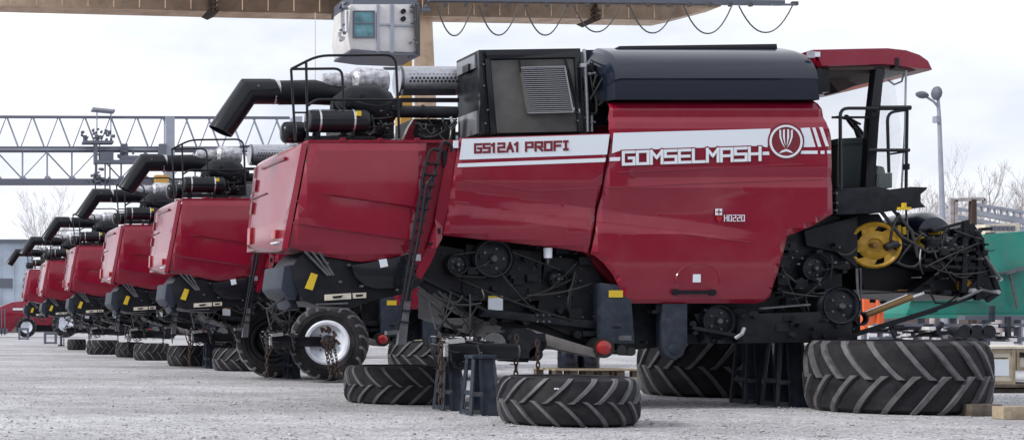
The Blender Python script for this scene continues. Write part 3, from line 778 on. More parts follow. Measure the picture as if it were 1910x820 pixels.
    part('roof_patch', 'white', lambda b: b.rect(1520, 97, 1530, 106, .205, .26), roof)
    part('roof_lamp', 'black2', lambda b: b.rect(1670, 108, 1677, 127, .2, .3), roof)
    b = MB(); b.prism([(1536, 126), (1650, 126), (1636, 156), (1575, 170), (1545, 166)], 1.9, 2.1, .3); b.build('headliner', 'brown', roof)
    b = MB(); b.prism([(1532, 124.5), (1650, 121.5), (1692, 126.5), (1716, 130), (1700, 133), (1648, 128), (1534, 129)], .30, 2.46, .25); b.prism([(1534, 128), (1640, 128), (1636, 134), (1540, 134)], .42, 2.4, .3); b.prism([(1545, 150), (1570, 145), (1600, 158), (1565, 172)], .9, 1.2, .9); b.build('roof_lining', 'brown', roof)
    b = MB(); b.prism([(1529, 126), (1546, 126), (1548, 172), (1534, 172)], .3, 2.45, .3); b.prism([(1536, 172), (1541, 172), (1548, 350), (1540, 350)], 2.3, 2.4, .3); b.build('cab_rear_frame', 'black2', T)
    b = MB(); b.prism([(1634, 126), (1650, 126), (1640, 230), (1632, 352), (1614, 352), (1622, 230)], .28, .4, .28); b.build('cab_pillar', 'black2', T, bevel=.01)
    b = MB(); b.prism([(1634, 126), (1646, 126), (1632, 352), (1618, 352)], 2.35, 2.45, .28); b.build('cab_pillar', 'black2', T, bevel=.01)
    # windscreen: curved pane
    rows = []
    for y in (128, 180, 240, 300, 352):
        xb = interp([(128, 1672), (180, 1682), (240, 1690), (300, 1688), (352, 1680)], y)
        rows.append([Vector((W(xb, 0, .3).x + .25*math.sin(PI*t/8) - .05, .32 + 2.1*t/8, W(0, y, .3).z)) for t in range(9)])
    b = MB(); b.grid(rows); ws = b.build('windscreen', 'glass', T)
    b = MB(); b.tube([W(1690, 132, .3), W(1688, 240, .3), W(1682, 352, .3)], .012, 6); b.tube([W(1672, 352, .35)+Vector((0, 2.0, 0)), W(1680, 240, .35)+Vector((0, 2.0, 0)), W(1668, 132, .35)+Vector((0, 2.0, 0))], .015, 6); b.build('glass_edge', 'silver', ws)
    b = MB(); b.grid([[W(1651, 127, .3), W(1688, 127, .3)], [W(1634, 350, .3), W(1680, 350, .3)]]); b.build('side_window', 'glass', T)
    part('wiper', 'black2', lambda b: b.tube([W(1657, 150, .5), W(1668, 158, .6), W(1682, 152, .6), W(1686, 138, .6)], .012, 6), ws)
    b = MB(); b.prism([(1562, 262), (1600, 258), (1620, 264), (1622, 350), (1560, 350)], .5, 1.0, .5); b.prism([(1562, 258), (1610, 256), (1622, 268), (1560, 270)], .48, 1.05, .48); b.build('side_console', 'seat', T, bevel=.02)
    b = MB(); b.prism([(1580, 300), (1650, 310), (1655, 330), (1580, 335)], 1.1, 1.6, 1.1); b.prism([(1565, 268), (1590, 262), (1604, 312), (1580, 318)], 1.1, 1.6, 1.1); b.build('driver_seat', 'seat', T, bevel=.03)
    b = MB()
    sc_ = W(1596, 238, .9); Ms = Matrix.Translation(sc_) @ Matrix.Rotation(.9, 4, 'Y') @ Matrix.Rotation(.4, 4, 'X')
    ringp = [Ms @ Vector((.19*math.cos(2*PI*k_/20), .19*math.sin(2*PI*k_/20), 0)) for k_ in range(21)]
    b.tube(ringp, .018, 6, cap=False)
    for k_ in range(3): b.tube([sc_, Ms @ Vector((.19*math.cos(2.1*k_+.4), .19*math.sin(2.1*k_+.4), 0))], .014, 6)
    b.build('steering_wheel', 'black2', T)
    part('steering_column', 'black2', lambda b: (b.tube([W(1596, 238, .9), W(1606, 262, .9), W(1610, 300, .9)], [.03, .04, .06], 10), b.tube([W(1560, 218, .8), W(1590, 224, .8), W(1605, 232, .8)], .015, 6)), T.children[-1])
    b = MB(); b.prism([(1640, 324), (1664, 322), (1664, 350), (1640, 350)], .5, .8, .5); b.build('document_box', 'seat', T)
    # platform
    b = MB(); b.prism([(1558, 351), (1640, 348), (1660, 353), (1700, 348), (1731, 349), (1728, 354), (1718, 362), (1718, 377), (1728, 386), (1690, 389), (1640, 397), (1560, 400)], .1, 2.6, .1); pf = b.build('cab_platform', 'frame', T, bevel=.01)
    part('platform_bolt', 'grey', lambda b: [b.disc(c_, 2.2, .08, .14, 8) for c_ in ((1561, 360), (1562, 378), (1561, 392))], pf)
    g2 = tubepath('handrail', [(1568, 352, .05), (1567, 202, .05), (1693, 202, .05)], .05, r=.02)
    tubepath('rail_post', [(1692, 200, .05), (1690, 350, .05)], .05, r=.018, par=g2)
    tubepath('rail_bar', [(1620, 280, .05), (1696, 280, .05)], .05, r=.022, par=g2)
    tubepath('rail_bar', [(1640, 201.5, .05), (1698, 201, .05)], .05, r=.03, par=g2)
    tubepath('rail_bar', [(1552, 219, .1), (1620, 219, .1)], .1, r=.015, par=g2)
    tubepath('rail_bar', [(1658, 322, .05), (1655, 210, .05), (1690, 205, .05)], .05, r=.018, par=g2)
    tubepath('rail_bar', [(1655, 288, .05), (1690, 283, .05)], .05, r=.012, par=g2)
    part('mirror', 'black2', lambda b: (b.rect(1626, 198, 1636, 218, .1, .2), b.rect(1692, 305, 1697, 316, .02, .1)), g2)

    # ---- feeder house
    b = MB(); b.prism([(1475, 440), (1556, 403), (1640, 398), (1660, 430), (1720, 470), (1800, 478), (1836, 500), (1844, 540), (1780, 551), (1700, 546), (1612, 540), (1600, 500), (1520, 470)], .5, 2.2, .5)
    fh = b.build('feeder_house', 'black', T, bevel=.015)
    part('feeder_side_cover', 'frame', lambda b: b.prism([(1500, 430), (1600, 402), (1600, 500), (1560, 470), (1505, 458)], .3, .5), fh, .01)
    # yellow pulley with five windows
    pc_ = W(1631, 457, .25); kx = (D+.25)/F; rr_ = 43*kx
    Mp = Matrix.Translation(pc_) @ Matrix.Rotation(-.42, 4, 'Z') @ Matrix.Rotation(PI/2, 4, 'X')
    b = MB()
    b.lathe([(rr_*.84, -.05), (rr_*.84, .03), (rr_*.93, .045), (rr_, .03), (rr_, -.07), (rr_*.93, -.08)], Mp, 48, closed=True)
    b.lathe([(0, .03), (rr_*.12, .03), (rr_*.14, .0), (rr_*.28, -.0), (rr_*.30, .03), (rr_*.50, .02), (rr_*.63, -.0), (rr_*.63, -.04), (0, -.05)], Mp, 40)
    for k_ in range(5):
        a0 = 2*PI*k_/5 + .35; seg = 6; va = []
        for s_ in range(seg+1):
            a = a0 + .80*s_/seg
            va.append([Mp @ Vector((rad_*math.cos(a - (.25 if rad_ > rr_*.7 else 0)), rad_*math.sin(a - (.25 if rad_ > rr_*.7 else 0)), z_)) for rad_, z_ in ((rr_*.60, 0), (rr_*.90, .015), (rr_*.90, -.03), (rr_*.60, -.04))])
        VV = [[b.bm.verts.new(p) for p in q] for q in va]
        for a_, c_ in zip(VV, VV[1:]):
            for i in range(4): b._f([a_[i], a_[(i+1) % 4], c_[(i+1) % 4], c_[i]])
        b._f(VV[0][::-1]); b._f(VV[-1])
    yp = b.build('yellow_pulley', 'yellow', fh, smooth=30)
    part('pulley_nut', 'brass', lambda b: b.disc((1633, 456), 4.5, .17, .26, 8), yp)
    part('pulley_arm', 'black2', lambda b: b.tube([W(1652, 462, .12), W(1665, 455, .12), W(1720, 470, .3)], .05, 8), fh)
    b = MB(); cc = W(1723, 437, .6); b.lathe([(0, .25), (.2, .2), (.26, .1), (.28, 0), (.28, -.5), (0, -.5)], Matrix.Translation(cc) @ Matrix.Rotation(PI/2, 4, 'X'), 32); b.build('fan_drum', 'navy', fh)
    fittings('valve_block', 18, (1727, 440, 1784, 470), (.15, .3), 'silver', 2, 6, fh)
    part('valve_body', 'grey', lambda b: b.rect(1730, 442, 1782, 468, .3, .5), fh)
    part('warning_sticker', 'sticker_y', lambda b: (b.rect(1674, 420, 1681, 436, .28, .5), b.rect(1684, 423, 1694, 437, .3, .5), b.rect(1716, 441, 1724, 468, .25, .4)), fh)
    part('warning_sticker', 'sticker_y', lambda b: (b.prism([(1748, 518), (1760, 522), (1764, 516), (1772, 515), (1772, 531), (1760, 527), (1750, 530)], .3, .5)), fh)
    part('yellow_ring', 'sticker_y', lambda b: b.disc((1754, 432), 5, .2, .4, 12), fh)
    b = MB(); cp_ = W(1801, 532, .2); b.lathe([(0, .06), (.035, .06), (.04, .03), (.075, .02), (.08, -.06), (0, -.06)], Matrix.Translation(cp_) @ Matrix.Rotation(PI/2, 4, 'X'), 20); b.build('yellow_cap', 'yellow', fh)
    part('feeder_lamp', 'sticker_y', lambda b: (b.rect(1678, 386, 1700, 391, .05, .1), b.rect(1686, 378, 1691, 386, .05, .1)), fh)
    # header hitch frame
    hf = MB()
    for a, c_, w_ in (((1800, 412), (1838, 480), .05), ((1838, 480), (1862, 545), .05), ((1862, 545), (1840, 560), .05), ((1800, 412), (1796, 545), .06), ((1740, 430), (1805, 412), .035), ((1720, 495), (1845, 500), .04),
                      ((1760, 480), (1800, 415), .03), ((1828, 455), (1822, 560), .05), ((1845, 495), (1800, 550), .04), ((1780, 440), (1830, 430), .04), ((1812, 435), (1850, 520), .03)):
        hf.bar(W(a[0], a[1], .1), W(c_[0], c_[1], .1), w_, w_); hf.bar(W(a[0], a[1], .1)+Vector((0, 2.0, 0)), W(c_[0], c_[1], .1)+Vector((0, 2.0, 0)), w_, w_)
    hf.prism([(1795, 425), (1815, 415), (1836, 445), (1838, 480), (1800, 500)], .3, 2.0); hf.prism([(1760, 500), (1850, 505), (1860, 545), (1835, 558), (1700, 545)], .25, 2.0)
    hf.prism([(1660, 445), (1700, 445), (1735, 455), (1800, 450), (1830, 440), (1845, 505), (1720, 506), (1665, 490)], .32, 2.0)
    h_ = hf.build('hitch_frame', 'black', fh)
    fittings('hitch_fitting', 46, (1730, 425, 1850, 550), (.02, .2), 'black', 2, 9, h_)
    fittings('hitch_bolt', 22, (1700, 430, 1858, 550), (-.02, .1), 'grey', 1, 2.4, h_)
    part('hitch_pin', 'silver', lambda b: (b.disc((1867, 520), 4, .02, .14, 10), b.disc((1863, 544), 4, .02, .14, 10), b.disc((1818, 542), 5, 0, .1, 10)), h_)
    part('hitch_lever', 'grey', lambda b: (b.tube([W(1838, 478, .0), W(1866, 520, .0)], .016, 6), b.tube([W(1785, 560, .0), W(1832, 540, .0), W(1856, 546, .0)], .016, 6)), h_)
    hose_run('feeder_hose', 15, (1705, 425, 1845, 530), (.0, .2), parent=h_, rad=.010, sag=25)
    hose_run('feeder_hose', 5, (1650, 395, 1730, 500), (.1, .25), parent=h_, rad=.013)
    part('feeder_hose', 'hose', lambda b: (b.tube([W(1640, 390, .2), W(1680, 440, .1), W(1730, 470, .1), W(1790, 465, .1)], .022, 8), b.tube([W(1660, 385, .2), W(1700, 430, .1), W(1712, 480, .1)], .02, 8), b.tube([W(1690, 392, .2), W(1694, 450, .1)], .012, 6), b.tube([W(1735, 545, .2), W(1745, 565, .2), W(1765, 566, .2), W(1790, 548, .2)], .012, 6)), h_)
    part('feeder_floor_edge', 'brass', lambda b: b.bar(W(1672, 541, .42), W(1745, 541, .42), .06, .02), fh)
    part('lift_cylinder', 'brass', lambda b: b.tube([W(1612, 588, .15), W(1700, 554, .15)], .038, 14), fh)
    part('cylinder_rod', 'bright', lambda b: (b.tube([W(1614, 581, .1), W(1692, 549, .1)], .008, 8), b.tube([W(1700, 554, .15), W(1722, 546, .15)], .02, 10)), fh)
    part('cylinder_eye', 'frame', lambda b: b.lathe([(.06, -.04), (.085, -.04), (.085, .04), (.06, .04)], Matrix.Translation(W(1604, 594, .15)) @ Matrix.Rotation(PI/2, 4, 'X'), 20, closed=True), fh)
    part('lift_arm', 'black2', lambda b: (b.bar(W(1582, 627, .1), W(1745, 577, .1), .06, .05), b.bar(W(1720, 584, .14), W(1822, 550, .14), .04, .04)), fh)
    part('vertical_pipe', 'grey', lambda b: (b.tube([W(1598, 500, .1), W(1602, 590, .1)], .014, 6), b.tube([W(1605, 500, .12), W(1607, 585, .12)], .010, 6)), fh)
    b = MB(); b.disc((1560, 575), 34, .1, .5, 28); b.disc((1580, 585), 18, .02, .3, 20); b.rect(1530, 560, 1605, 622, .3, .8); b.build('final_drive', 'black', ch, bevel=.006)
    fittings('casting', 22, (1390, 585, 1590, 634), (-.08, -.01), 'black', 3, 11)
    fittings('drive_bolt', 16, (1535, 545, 1600, 620), (-.0, .08), 'grey', 1, 3)
    part('red_cap', 'decal_red', lambda b: (b.rect(1448, 505, 1452, 509, .2, .3)), ch)
    return T

comb = make_combine()
offs = [8.5, 15.7, 24.9, 35.2, 44.2]
labs = ['second red combine from the front, white-rimmed rear wheel still fitted, behind the lettered one',
        'third red combine in the row, right behind the one with a white-rimmed wheel',
        'fourth red combine counted from the lettered one, half hidden by the third',
        'fifth red combine in the row, next to last, small in the distance',
        'farthest and smallest of the parked combines, its black spout lowest at the left']
dxs = [-.06, -.15, -.2, -.2, -.2]
combines = [comb]
for oy, lb, dx in zip(offs, labs, dxs):
    c = copy_tree(comb); c.location = comb.location + Vector((dx, oy, 0)); c['label'] = lb; c.rotation_euler.z = math.radians({8.5: 0, 15.7: .7, 24.9: -.6, 35.2: .5, 44.2: -.8}[oy]); combines.append(c)
c2 = combines[1]
# fitted rear wheels of the second combine
def fitted_wheel(px, py, Y, R, Wd, steer, parent, with_rim=True, chain_=True):
    c = W(px, py, Y)
    M4 = Matrix.Translation(c) @ Matrix.Rotation(steer, 4, 'Z') @ Matrix.Rotation(PI/2, 4, 'X')   # local +z -> toward camera
    b = MB(); tyre_mesh(b, R, Wd, M4, 19, -1)
    t = b.build('rear_wheel', ['rubber', 'lug'], parent)
    b = MB(); h = Wd/2
    b.lathe([(0, .25*h), (.16*R, .25*h), (.2*R, .2*h), (.38*R, .3*h), (.44*R, .42*h), (.47*R, .8*h), (.53*R, .86*h), (.575*R, .80*h), (.575*R, .6*h), (.5*R, .5*h), (.48*R, -.6*h), (.57*R, -.8*h), (.53*R, -.86*h), (.46*R, -.7*h), (.4*R, 0), (0, 0)], M4, 48)
    r = b.build('rim', 'rim' if with_rim else 'frame', t, smooth=30)
    b = MB()
    b.lathe([(0, .75*h), (.11*R, .72*h), (.15*R, .5*h), (.2*R, .4*h), (.2*R, .2*h)], M4, 12)
    for k in range(8):
        a = 2*PI*k/8; b.lathe([(0, .36*h), (.02*R, .36*h), (.02*R, .2*h)], M4 @ Matrix.Translation((.27*R*math.cos(a), .27*R*math.sin(a), 0)), 6)
    b.build('hub', 'frame', r)
    if chain_:
        b = MB()
        rc = random.Random(5)
        for x0, x1, n in ((612, 628, 10), (622, 634, 11), (606, 618, 9)):
            p, q = W(x0, 640, Y-.45), W(x1, 702, Y-.55)
            for i in range(n):
                cc = p + (q-p)*((i+.5)/n); L_ = (q-p).length/n*.75
                ring = [cc + Matrix.Rotation(PI/2*(i % 2)+.3, 3, 'Z') @ Vector((math.cos(2*PI*k/10)*L_*.5, 0, math.sin(2*PI*k/10)*L_)) for k in range(11)]
                b.tube(ring, L_*.22, 5, cap=False)
        for i in range(14):
            p = W(615+rc.uniform(-14, 12), 628+rc.uniform(-16, 16), Y-.42); b.tube([p, p+Vector((rc.uniform(-.08, .08), -.04, rc.uniform(-.1, .1)))], .025, 5)
        b.build('chain', 'rust', r)
fitted_wheel(613, 638, 8.15, .675, .47, -.42, c2)
fitted_wheel(512, 634, 10.3, .72, .47, -.42, c2, False, False)
b = MB(); b.tube([W(613, 636, 8.3), W(530, 636, 10.2)], .1, 10); b.prism([(585, 566), (655, 566), (650, 600), (600, 600)], 8.6, 8.9); b.build('steering_axle', 'frame', c2)

# ================================================================= TYRES
tyres = [
 lying_tyre(1059, 798, .69, .485, 'foreground tyre lying flat, lowest in the picture, small white mark on its tread', 17, -1, rot=.1),
 lying_tyre(1671, 775.5, .955, .83, 'largest, widest tractor tyre, on the gravel under the yellow pulley beside the pale crate', 19, 1, rot=.06),
 lying_tyre(1326, 742.5, .97, .82, 'wide tractor tyre lying behind the pair of front jack stands', 19, -1, rot=.12),
 lying_tyre(744, 755.5, .70, .475, 'tyre with dusty treads lying left of the rear jack stands', 17, 1, rot=.2),
 lying_tyre(808, 690, .98, .62, 'tyre behind the ladder foot, above the dusty tyre', 19, -1, Ysh=0),
 lying_tyre(456, 692.5, .69, .48, 'tyre lying just left of the standing pair of wheels', 17, -1),
 lying_tyre(350, 683, .49, .48, 'narrow looking tyre second to the left from the standing wheels', 13, -1),
 lying_tyre(283, 672, .51, .46, 'tyre lying flat below the fourth combine, third left of the standing wheels', 13, -1),
 lying_tyre(243, 666, .45, .44, 'partly hidden tyre squeezed behind its left and right neighbours', 13, -1),
 lying_tyre(192, 661, .54, .46, 'tyre lying flat under the fifth combine, second from the left end', 13, 1),
 lying_tyre(143, 652.5, .36, .40, 'smallest and leftmost tyre of the far row', 13, 1),
 lying_tyre(440, 666, .8, .7, 'dark tyre behind, under the second combine between two nearer tyres', 19, 1),
]
b = MB(); t0 = tyres[0]
p = W(1036, 724, GZ(798)+.02)
for i in range(2): b.box(p + Vector((i*.024, .0, -.0)), (.014, .02, .014))
b.build('tyre_mark', 'white', t0, root=t0)

# ================================================================= JACK STANDS
def jack(px, pyb, top_py, wb, wt, label, dpt=.30):
    Y = GZ(pyb); x = (px-VX)*(Y+D)/F; k = (Y+D)/F
    h = H + (HY-top_py)*k; wb *= k; wt *= k
    T = thing('jack_stand', (x, Y + dpt/2, 0), label, 'jack stand', 'steel jack stands under the raised combine')
    for s_, nm in ((0, 'face_plate'), (1, 'face_plate')):
        y0 = Y + s_*dpt; dy = .05 if s_ == 0 else -.05
        b = MB(); b.hexa([(x-wb*.10, y0, .002), (x+wb/2, y0, .002), (x+wt/2, y0+dy, h), (x-wt*.2, y0+dy, h)], [(x-wb*.10, y0+.012, .002), (x+wb/2, y0+.012, .002), (x+wt/2, y0+dy+.012, h), (x-wt*.2, y0+dy+.012, h)])
        b.bar((x-wb*.10, y0-.012, .01), (x-wt*.2, y0+dy-.012, h), .012, .03); b.bar((x+wb/2, y0-.01, .01), (x+wt/2, y0+dy-.01, h), .012, .03)
        b.build(nm, 'jack', T)
        b = MB(); b.bar((x-wb/2, y0, 0.01), (x-wt*.5, y0+dy, h), .035, .035); b.build('leg', 'jack', T)
        b = MB(); b.bar((x-wb*.46, y0+.01, h*.38), (x-wb*.08, y0+.01, h*.38), .02, .05); b.bar((x-wb/2, y0+.01, .04), (x-wb*.08, y0+.01, .04), .02, .05); b.build('rung', 'grey', T)
    b = MB()
    for z in (.04, h*.4): 
        f = 1-z/h
        b.bar((x-wt*.5-(wb-wt)*.5*f, Y+.02, z), (x-wt*.5-(wb-wt)*.5*f, Y+dpt-.02, z), .02, .05)
    b.build('side_rung', 'jack', T)
    b = MB(); b.box((x, Y+dpt/2, h+.02), (wt*1.25, dpt*.9, .04)); b.build('top_plate', 'jack', T, bevel=.004)
    return T
jack(1419, 754, 636, 56, 40, 'dark steel jack stand under the front axle, left one of the front pair', .35)
jack(1480, 759, 636, 60, 40, 'dark steel jack stand under the front axle, touching the widest tyre', .35)
jack(846, 766, 672, 40, 26, 'dark steel jack stand under the rear axle, beside the rusty chain', .3)
jack(905, 775, 668, 54, 36, 'nearest jack stand, under the rear axle with its base lowest in the picture', .3)
jack(393, 687, 640, 18, 14, 'small thin jack stand between two tyres under the second combine', .3)
jack(548, 706, 640, 22, 14, 'jack stand tucked between the two standing wheels', .3)
jack(1440, 735, 640, 40, 30, 'jack stand mostly hidden behind the front pair, under the far end of the axle', .35)

# ================================================================= GROUND
def ground_mat():
    m = bpy.data.materials.new('gravel_ground'); m.use_nodes = True; nt = m.node_tree; N = nt.nodes; L = nt.links; b = N['Principled BSDF']
    tc = N.new('ShaderNodeTexCoord')
    def noise(s, d=6, r=.6):
        n = N.new('ShaderNodeTexNoise'); n.inputs['Scale'].default_value = s; n.inputs['Detail'].default_value = d; n.inputs['Roughness'].default_value = r
        L.new(tc.outputs['Object'], n.inputs['Vector']); return n
    n1 = noise(.35, 5); n2 = noise(14, 8, .75); n3 = noise(2.2, 6)
    v = N.new('ShaderNodeTexVoronoi'); v.inputs['Scale'].default_value = 34; L.new(tc.outputs['Object'], v.inputs['Vector'])
    cr = N.new('ShaderNodeValToRGB'); cr.color_ramp.elements[0].position = .30; cr.color_ramp.elements[0].color = (.17, .17, .185, 1)
    cr.color_ramp.elements[1].position = .66; cr.color_ramp.elements[1].color = (.68, .67, .70, 1)
    L.new(n2.outputs['Fac'], cr.inputs['Fac'])
    def mul(a, lo, hi, src, f0=.35, f1=.65):
        r = N.new('ShaderNodeMapRange'); r.inputs[1].default_value = f0; r.inputs[2].default_value = f1; r.inputs[3].default_value = lo; r.inputs[4].default_value = hi
        L.new(src, r.inputs[0]); x = N.new('ShaderNodeVectorMath'); x.operation = 'SCALE'; L.new(a, x.inputs[0]); L.new(r.outputs[0], x.inputs['Scale']); return x.outputs[0]
    c = mul(cr.outputs['Color'], .82, 1.18, n1.outputs['Fac']); c = mul(c, .85, 1.12, n3.outputs['Fac'])
    c = mul(c, .75, 1.15, v.outputs['Color'], 0.1, .9)
    mpn = N.new('ShaderNodeMapping'); mpn.inputs['Scale'].default_value = (.22, .5, 1); L.new(tc.outputs['Object'], mpn.inputs['Vector'])
    n4 = N.new('ShaderNodeTexNoise'); n4.inputs['Scale'].default_value = 1.0; n4.inputs['Detail'].default_value = 6; L.new(mpn.outputs[0], n4.inputs['Vector'])
    c = mul(c, .80, 1.08, n4.outputs['Fac'], .34, .6)
    L.new(c, b.inputs['Base Color']); b.inputs['Roughness'].default_value = .9
    bp = N.new('ShaderNodeBump'); bp.inputs['Strength'].default_value = .8; bp.inputs['Distance'].default_value = .03
    ad = N.new('ShaderNodeMath'); ad.operation = 'ADD'; L.new(n2.outputs['Fac'], ad.inputs[0]); L.new(v.outputs['Distance'], ad.inputs[1])
    L.new(ad.outputs[0], bp.inputs['Height']); L.new(bp.outputs[0], b.inputs['Normal'])
    return m
M['gravel'] = ground_mat()
for k_ in ('red', 'decal_red'): M[k_].node_tree.nodes['Principled BSDF'].inputs['Coat IOR'].default_value = 1.5
M['stone'] = mat('stone', (.40, .39, .40), .9, noise=(3.0, .35, 1.5))
b = MB()
def gz(x, y): return 0.0
b.grid([[(-60, -30, 0), (140, -30, 0)], [(-60, 400, 0), (140, 400, 0)]])
g = b.build('ground', 'gravel', root=None)
g.location = (40, 185, 0); struct(g)
# loose stones
b = MB(); rg = random.Random(11)
oc = [Vector(v) for v in ((1, 0, 0), (-1, 0, 0), (0, 1, 0), (0, -1, 0), (0, 0, 1), (0, 0, -1))]
of = ((0, 2, 4), (2, 1, 4), (1, 3, 4), (3, 0, 4), (2, 0, 5), (1, 2, 5), (3, 1, 5), (0, 3, 5))
for i in range(9000):
    z = 13.0 + 22*rg.random()**1.6; px = rg.uniform(-60, 1960); x = (px-VX)*z/F; y = z-D
    s_ = rg.uniform(.005, .014) * (1 if rg.random() < .94 else 2.0)
    q = Matrix.Rotation(rg.uniform(0, 6), 3, 'Z'); 
    vs = [b.bm.verts.new(Vector((x, y, s_*.35)) + q @ Vector((v.x*s_*rg.uniform(.7, 1.4), v.y*s_*rg.uniform(.7, 1.3), v.z*s_*rg.uniform(.5, .9)))) for v in oc]
    for f in of: b.bm.faces.new([vs[k] for k in f])
me = bpy.data.meshes.new('loose_stones'); b.bm.to_mesh(me); b.bm.free(); me.materials.append(M['stone'])
o = bpy.data.objects.new('loose_stones', me); C.objects.link(o); struct(o, 'stuff')

# ================================================================= CREAM CRANE overhead
def crane():
    Yl, Yr = 26, 29.5
    def Yx(px): return Yl + (Yr-Yl)*px/1345
    T = thing('gantry_crane', (W(780, 0, Yx(780)).x, Yx(780), 0), 'cream overhead gantry crane with hanging operator cabin and looped cables', 'gantry crane')
    b = MB()
    pts = [(-120, 8), (420, 22), (800, 30), (1240, 38), (1268, 32), (1345, 12)]
    A = [W(x, y, Yx(x)) for x, y in pts]; top = [Vector((p.x, p.y, A[0].z + 1.35 - .0*i)) for i, p in enumerate(A)]
    top[-1].z = W(1345, 4, Yx(1345)).z; top[-2].z = W(1268, -10, Yx(1268)).z; top[-3].z = W(1240, -14, Yx(1240)).z
    for i in range(len(A)-1):
        a, c, d, e = A[i], A[i+1], top[i+1], top[i]; off = Vector((0, .9, 0))
        b.hexa([a, c, d, e], [a+off, c+off, d+off, e+off])
    gd = b.build('girder', 'ctan', T)
    b = MB()
    for i in range(0, 26):
        x = 20 + i*48
        if x > 1220: break
        z = interp([(-120, 8), (420, 22), (800, 30), (1240, 38)], x)
        p = W(x, z, Yx(x)); b.box((p.x, p.y-.005, p.z+.7), (.03, .02, 1.3))
    b.build('stiffener', 'ctan', gd)
    b = MB()
    for x, y in ((397, 21), (1110, 36)):
        p = W(x, y, Yx(x)); b.hexa([p+Vector((-.2, -.05, 0)), p+Vector((.2, -.05, 0)), p+Vector((0, -.05, -.09))], [p+Vector((-.2, .9, 0)), p+Vector((.2, .9, 0)), p+Vector((0, .9, -.09))])
        b.box(p+Vector((0, -.05, .1)), (.28, .08, .06)); b.box(p+Vector((0, -.05, .25)), (.28, .08, .05)); b.box(p+Vector((0, -.05, .2)), (.08, .06, .5))
    b.build('splice_joint', 'rust', gd)
    b = MB()
    pa, pb = W(800, -1, Yx(800)-.15), W(1460, 6, Yx(1460)-.15); b.bar(pa, pb, .22, .14)
    b.bar(W(1440, 9, Yx(1440)-.35), W(1487, 9, Yx(1487)-.35), .1, .05); rl = b.build('trolley_rail', 'cgreyd', T)
    b = MB()
    for i in range(16):
        x = 830 + i*38; p = W(x, 9, Yx(x)-.45); b.box(p, (.1, .1, .12))
    p = W(1482, 7, Yx(1482)-.35); b.box(p, (.2, .1, .12)); b.build('rail_clip', 'cable', rl)
    for x0, x1, yb, cols in ((815, 880, 67, 0), (893, 967, 66, 0), (979, 1055, 66, 0), (1070, 1156, 60, 0), (1174, 1260, 62, 0), (1275, 1365, 63, 0), (1378, 1478, 61, 0)):
        bb = MB(); P = []
        for i in range(15):
            t = i/14; u = 2*t-1; y = 11 + (yb-11)*(1-abs(u)**2.1); P.append(W(x0+(x1-x0)*t, y, Yx(x0)-.5))
        bb.tube(P, .022, 6); bb.build('festoon_cable', 'cable', T)
    for x0, x1, xb0, xb1, dy, m in ((783, 806, 790, 835, 0, 'ctan'), (748, 768, 746, 772, 3.5, 'cyel')):
        Y = Yx(x0)+.3+dy; bb = MB()
        zt = W(0, 28, Y).z
        a = [Vector((W(x0, 0, Y).x, Y, zt)), Vector((W(x1, 0, Y).x, Y, zt)), Vector((W(xb1, 0, Y).x, Y, 0)), Vector((W(xb0, 0, Y).x, Y, 0))]
        bb.hexa(a, [v+Vector((0, .6, 0)) for v in a]); bb.build('support_leg', m, T)
    b = MB(); p = W(794, 19, Yx(794)-.06); b.box(p, (.25, .1, .12)); b.box(p+Vector((0, 0, .12)), (.1, .1, .1)); b.build('leg_bracket', 'cgreyd', T)
    # cabin
    Yc = Yx(640)-2.4
    b = MB(); b.prism([(654, 8), (781, 8), (781, 99), (700, 96), (655, 92), (650, 66)], Yc, Yc+1.8); cb = b.build('operator_cabin', 'cabw', T, bevel=.04)
    def cp(nm, m, fn, par=cb):
        bb = MB(); fn(bb); return bb.build(nm, m, par)
    w_ = cp('cabin_window', 'cabglass', lambda b: b.rect(661, 22, 697, 69, Yc-.03, Yc+.05))
    cp('window_bar', 'cgreyd', lambda b: (b.rect(659, 20, 699, 22, Yc-.05, Yc), b.rect(659, 68, 699, 71, Yc-.05, Yc), b.rect(659, 43, 699, 45, Yc-.05, Yc), b.rect(697, 20, 699.5, 71, Yc-.06, Yc), b.rect(659, 20, 661, 71, Yc-.06, Yc)), w_)
    cp('cabin_rib', 'cgrey', lambda b: (b.rect(703, 9, 708, 97, Yc-.05, Yc), b.rect(728, 9, 735, 98, Yc-.06, Yc), b.rect(708, 44, 728, 47, Yc-.05, Yc), b.rect(735, 46, 780, 49, Yc-.05, Yc)))
    cp('cabin_dial', 'black', lambda b: (b.disc((753, 21), 4.5, Yc-.08, Yc), b.disc((753, 35), 4.5, Yc-.08, Yc)))
    cp('cabin_base', 'cgreyd', lambda b: (b.prism([(655, 92), (700, 97), (784, 100), (784, 104), (700, 101), (656, 95)], Yc-.06, Yc+1.8), b.rect(765, 102, 773, 109, Yc, Yc+.2)))
    cp('cabin_lamp', 'silver', lambda b: (b.rect(637, 4, 643, 60, Yc-.1, Yc), b.disc((639, 72), 4.5, Yc-.15, Yc), b.rect(641, 14, 652, 18, Yc-.1, Yc), b.rect(632, 60, 637, 68, Yc-.1, Yc), b.rect(648, 20, 650, 60, Yc-.1, Yc)))
    cp('cabin_cable', 'cable', lambda b: [b.tube([W(770+i*4, 10, Yc-.1), W(773+i*3, 50, Yc-.12), W(776+i*2, 100, Yc-.1)], .025, 6) for i in range(4)])
    cp('cabin_mount', 'cgreyd', lambda b: (b.rect(658, -14, 778, 8, Yc+.3, Yc+2.6),))
    rr = random.Random(8)
    b = MB()
    for i in range(28):
        x, y = rr.choice([rr.uniform(634, 650), rr.uniform(766, 783)]), rr.uniform(4, 96) if rr.random() < .6 else rr.uniform(4, 20)
        b.rect(x-2, y-1.5, x+rr.uniform(0, 3), y+rr.uniform(1, 4), Yc-.14, Yc-.02)
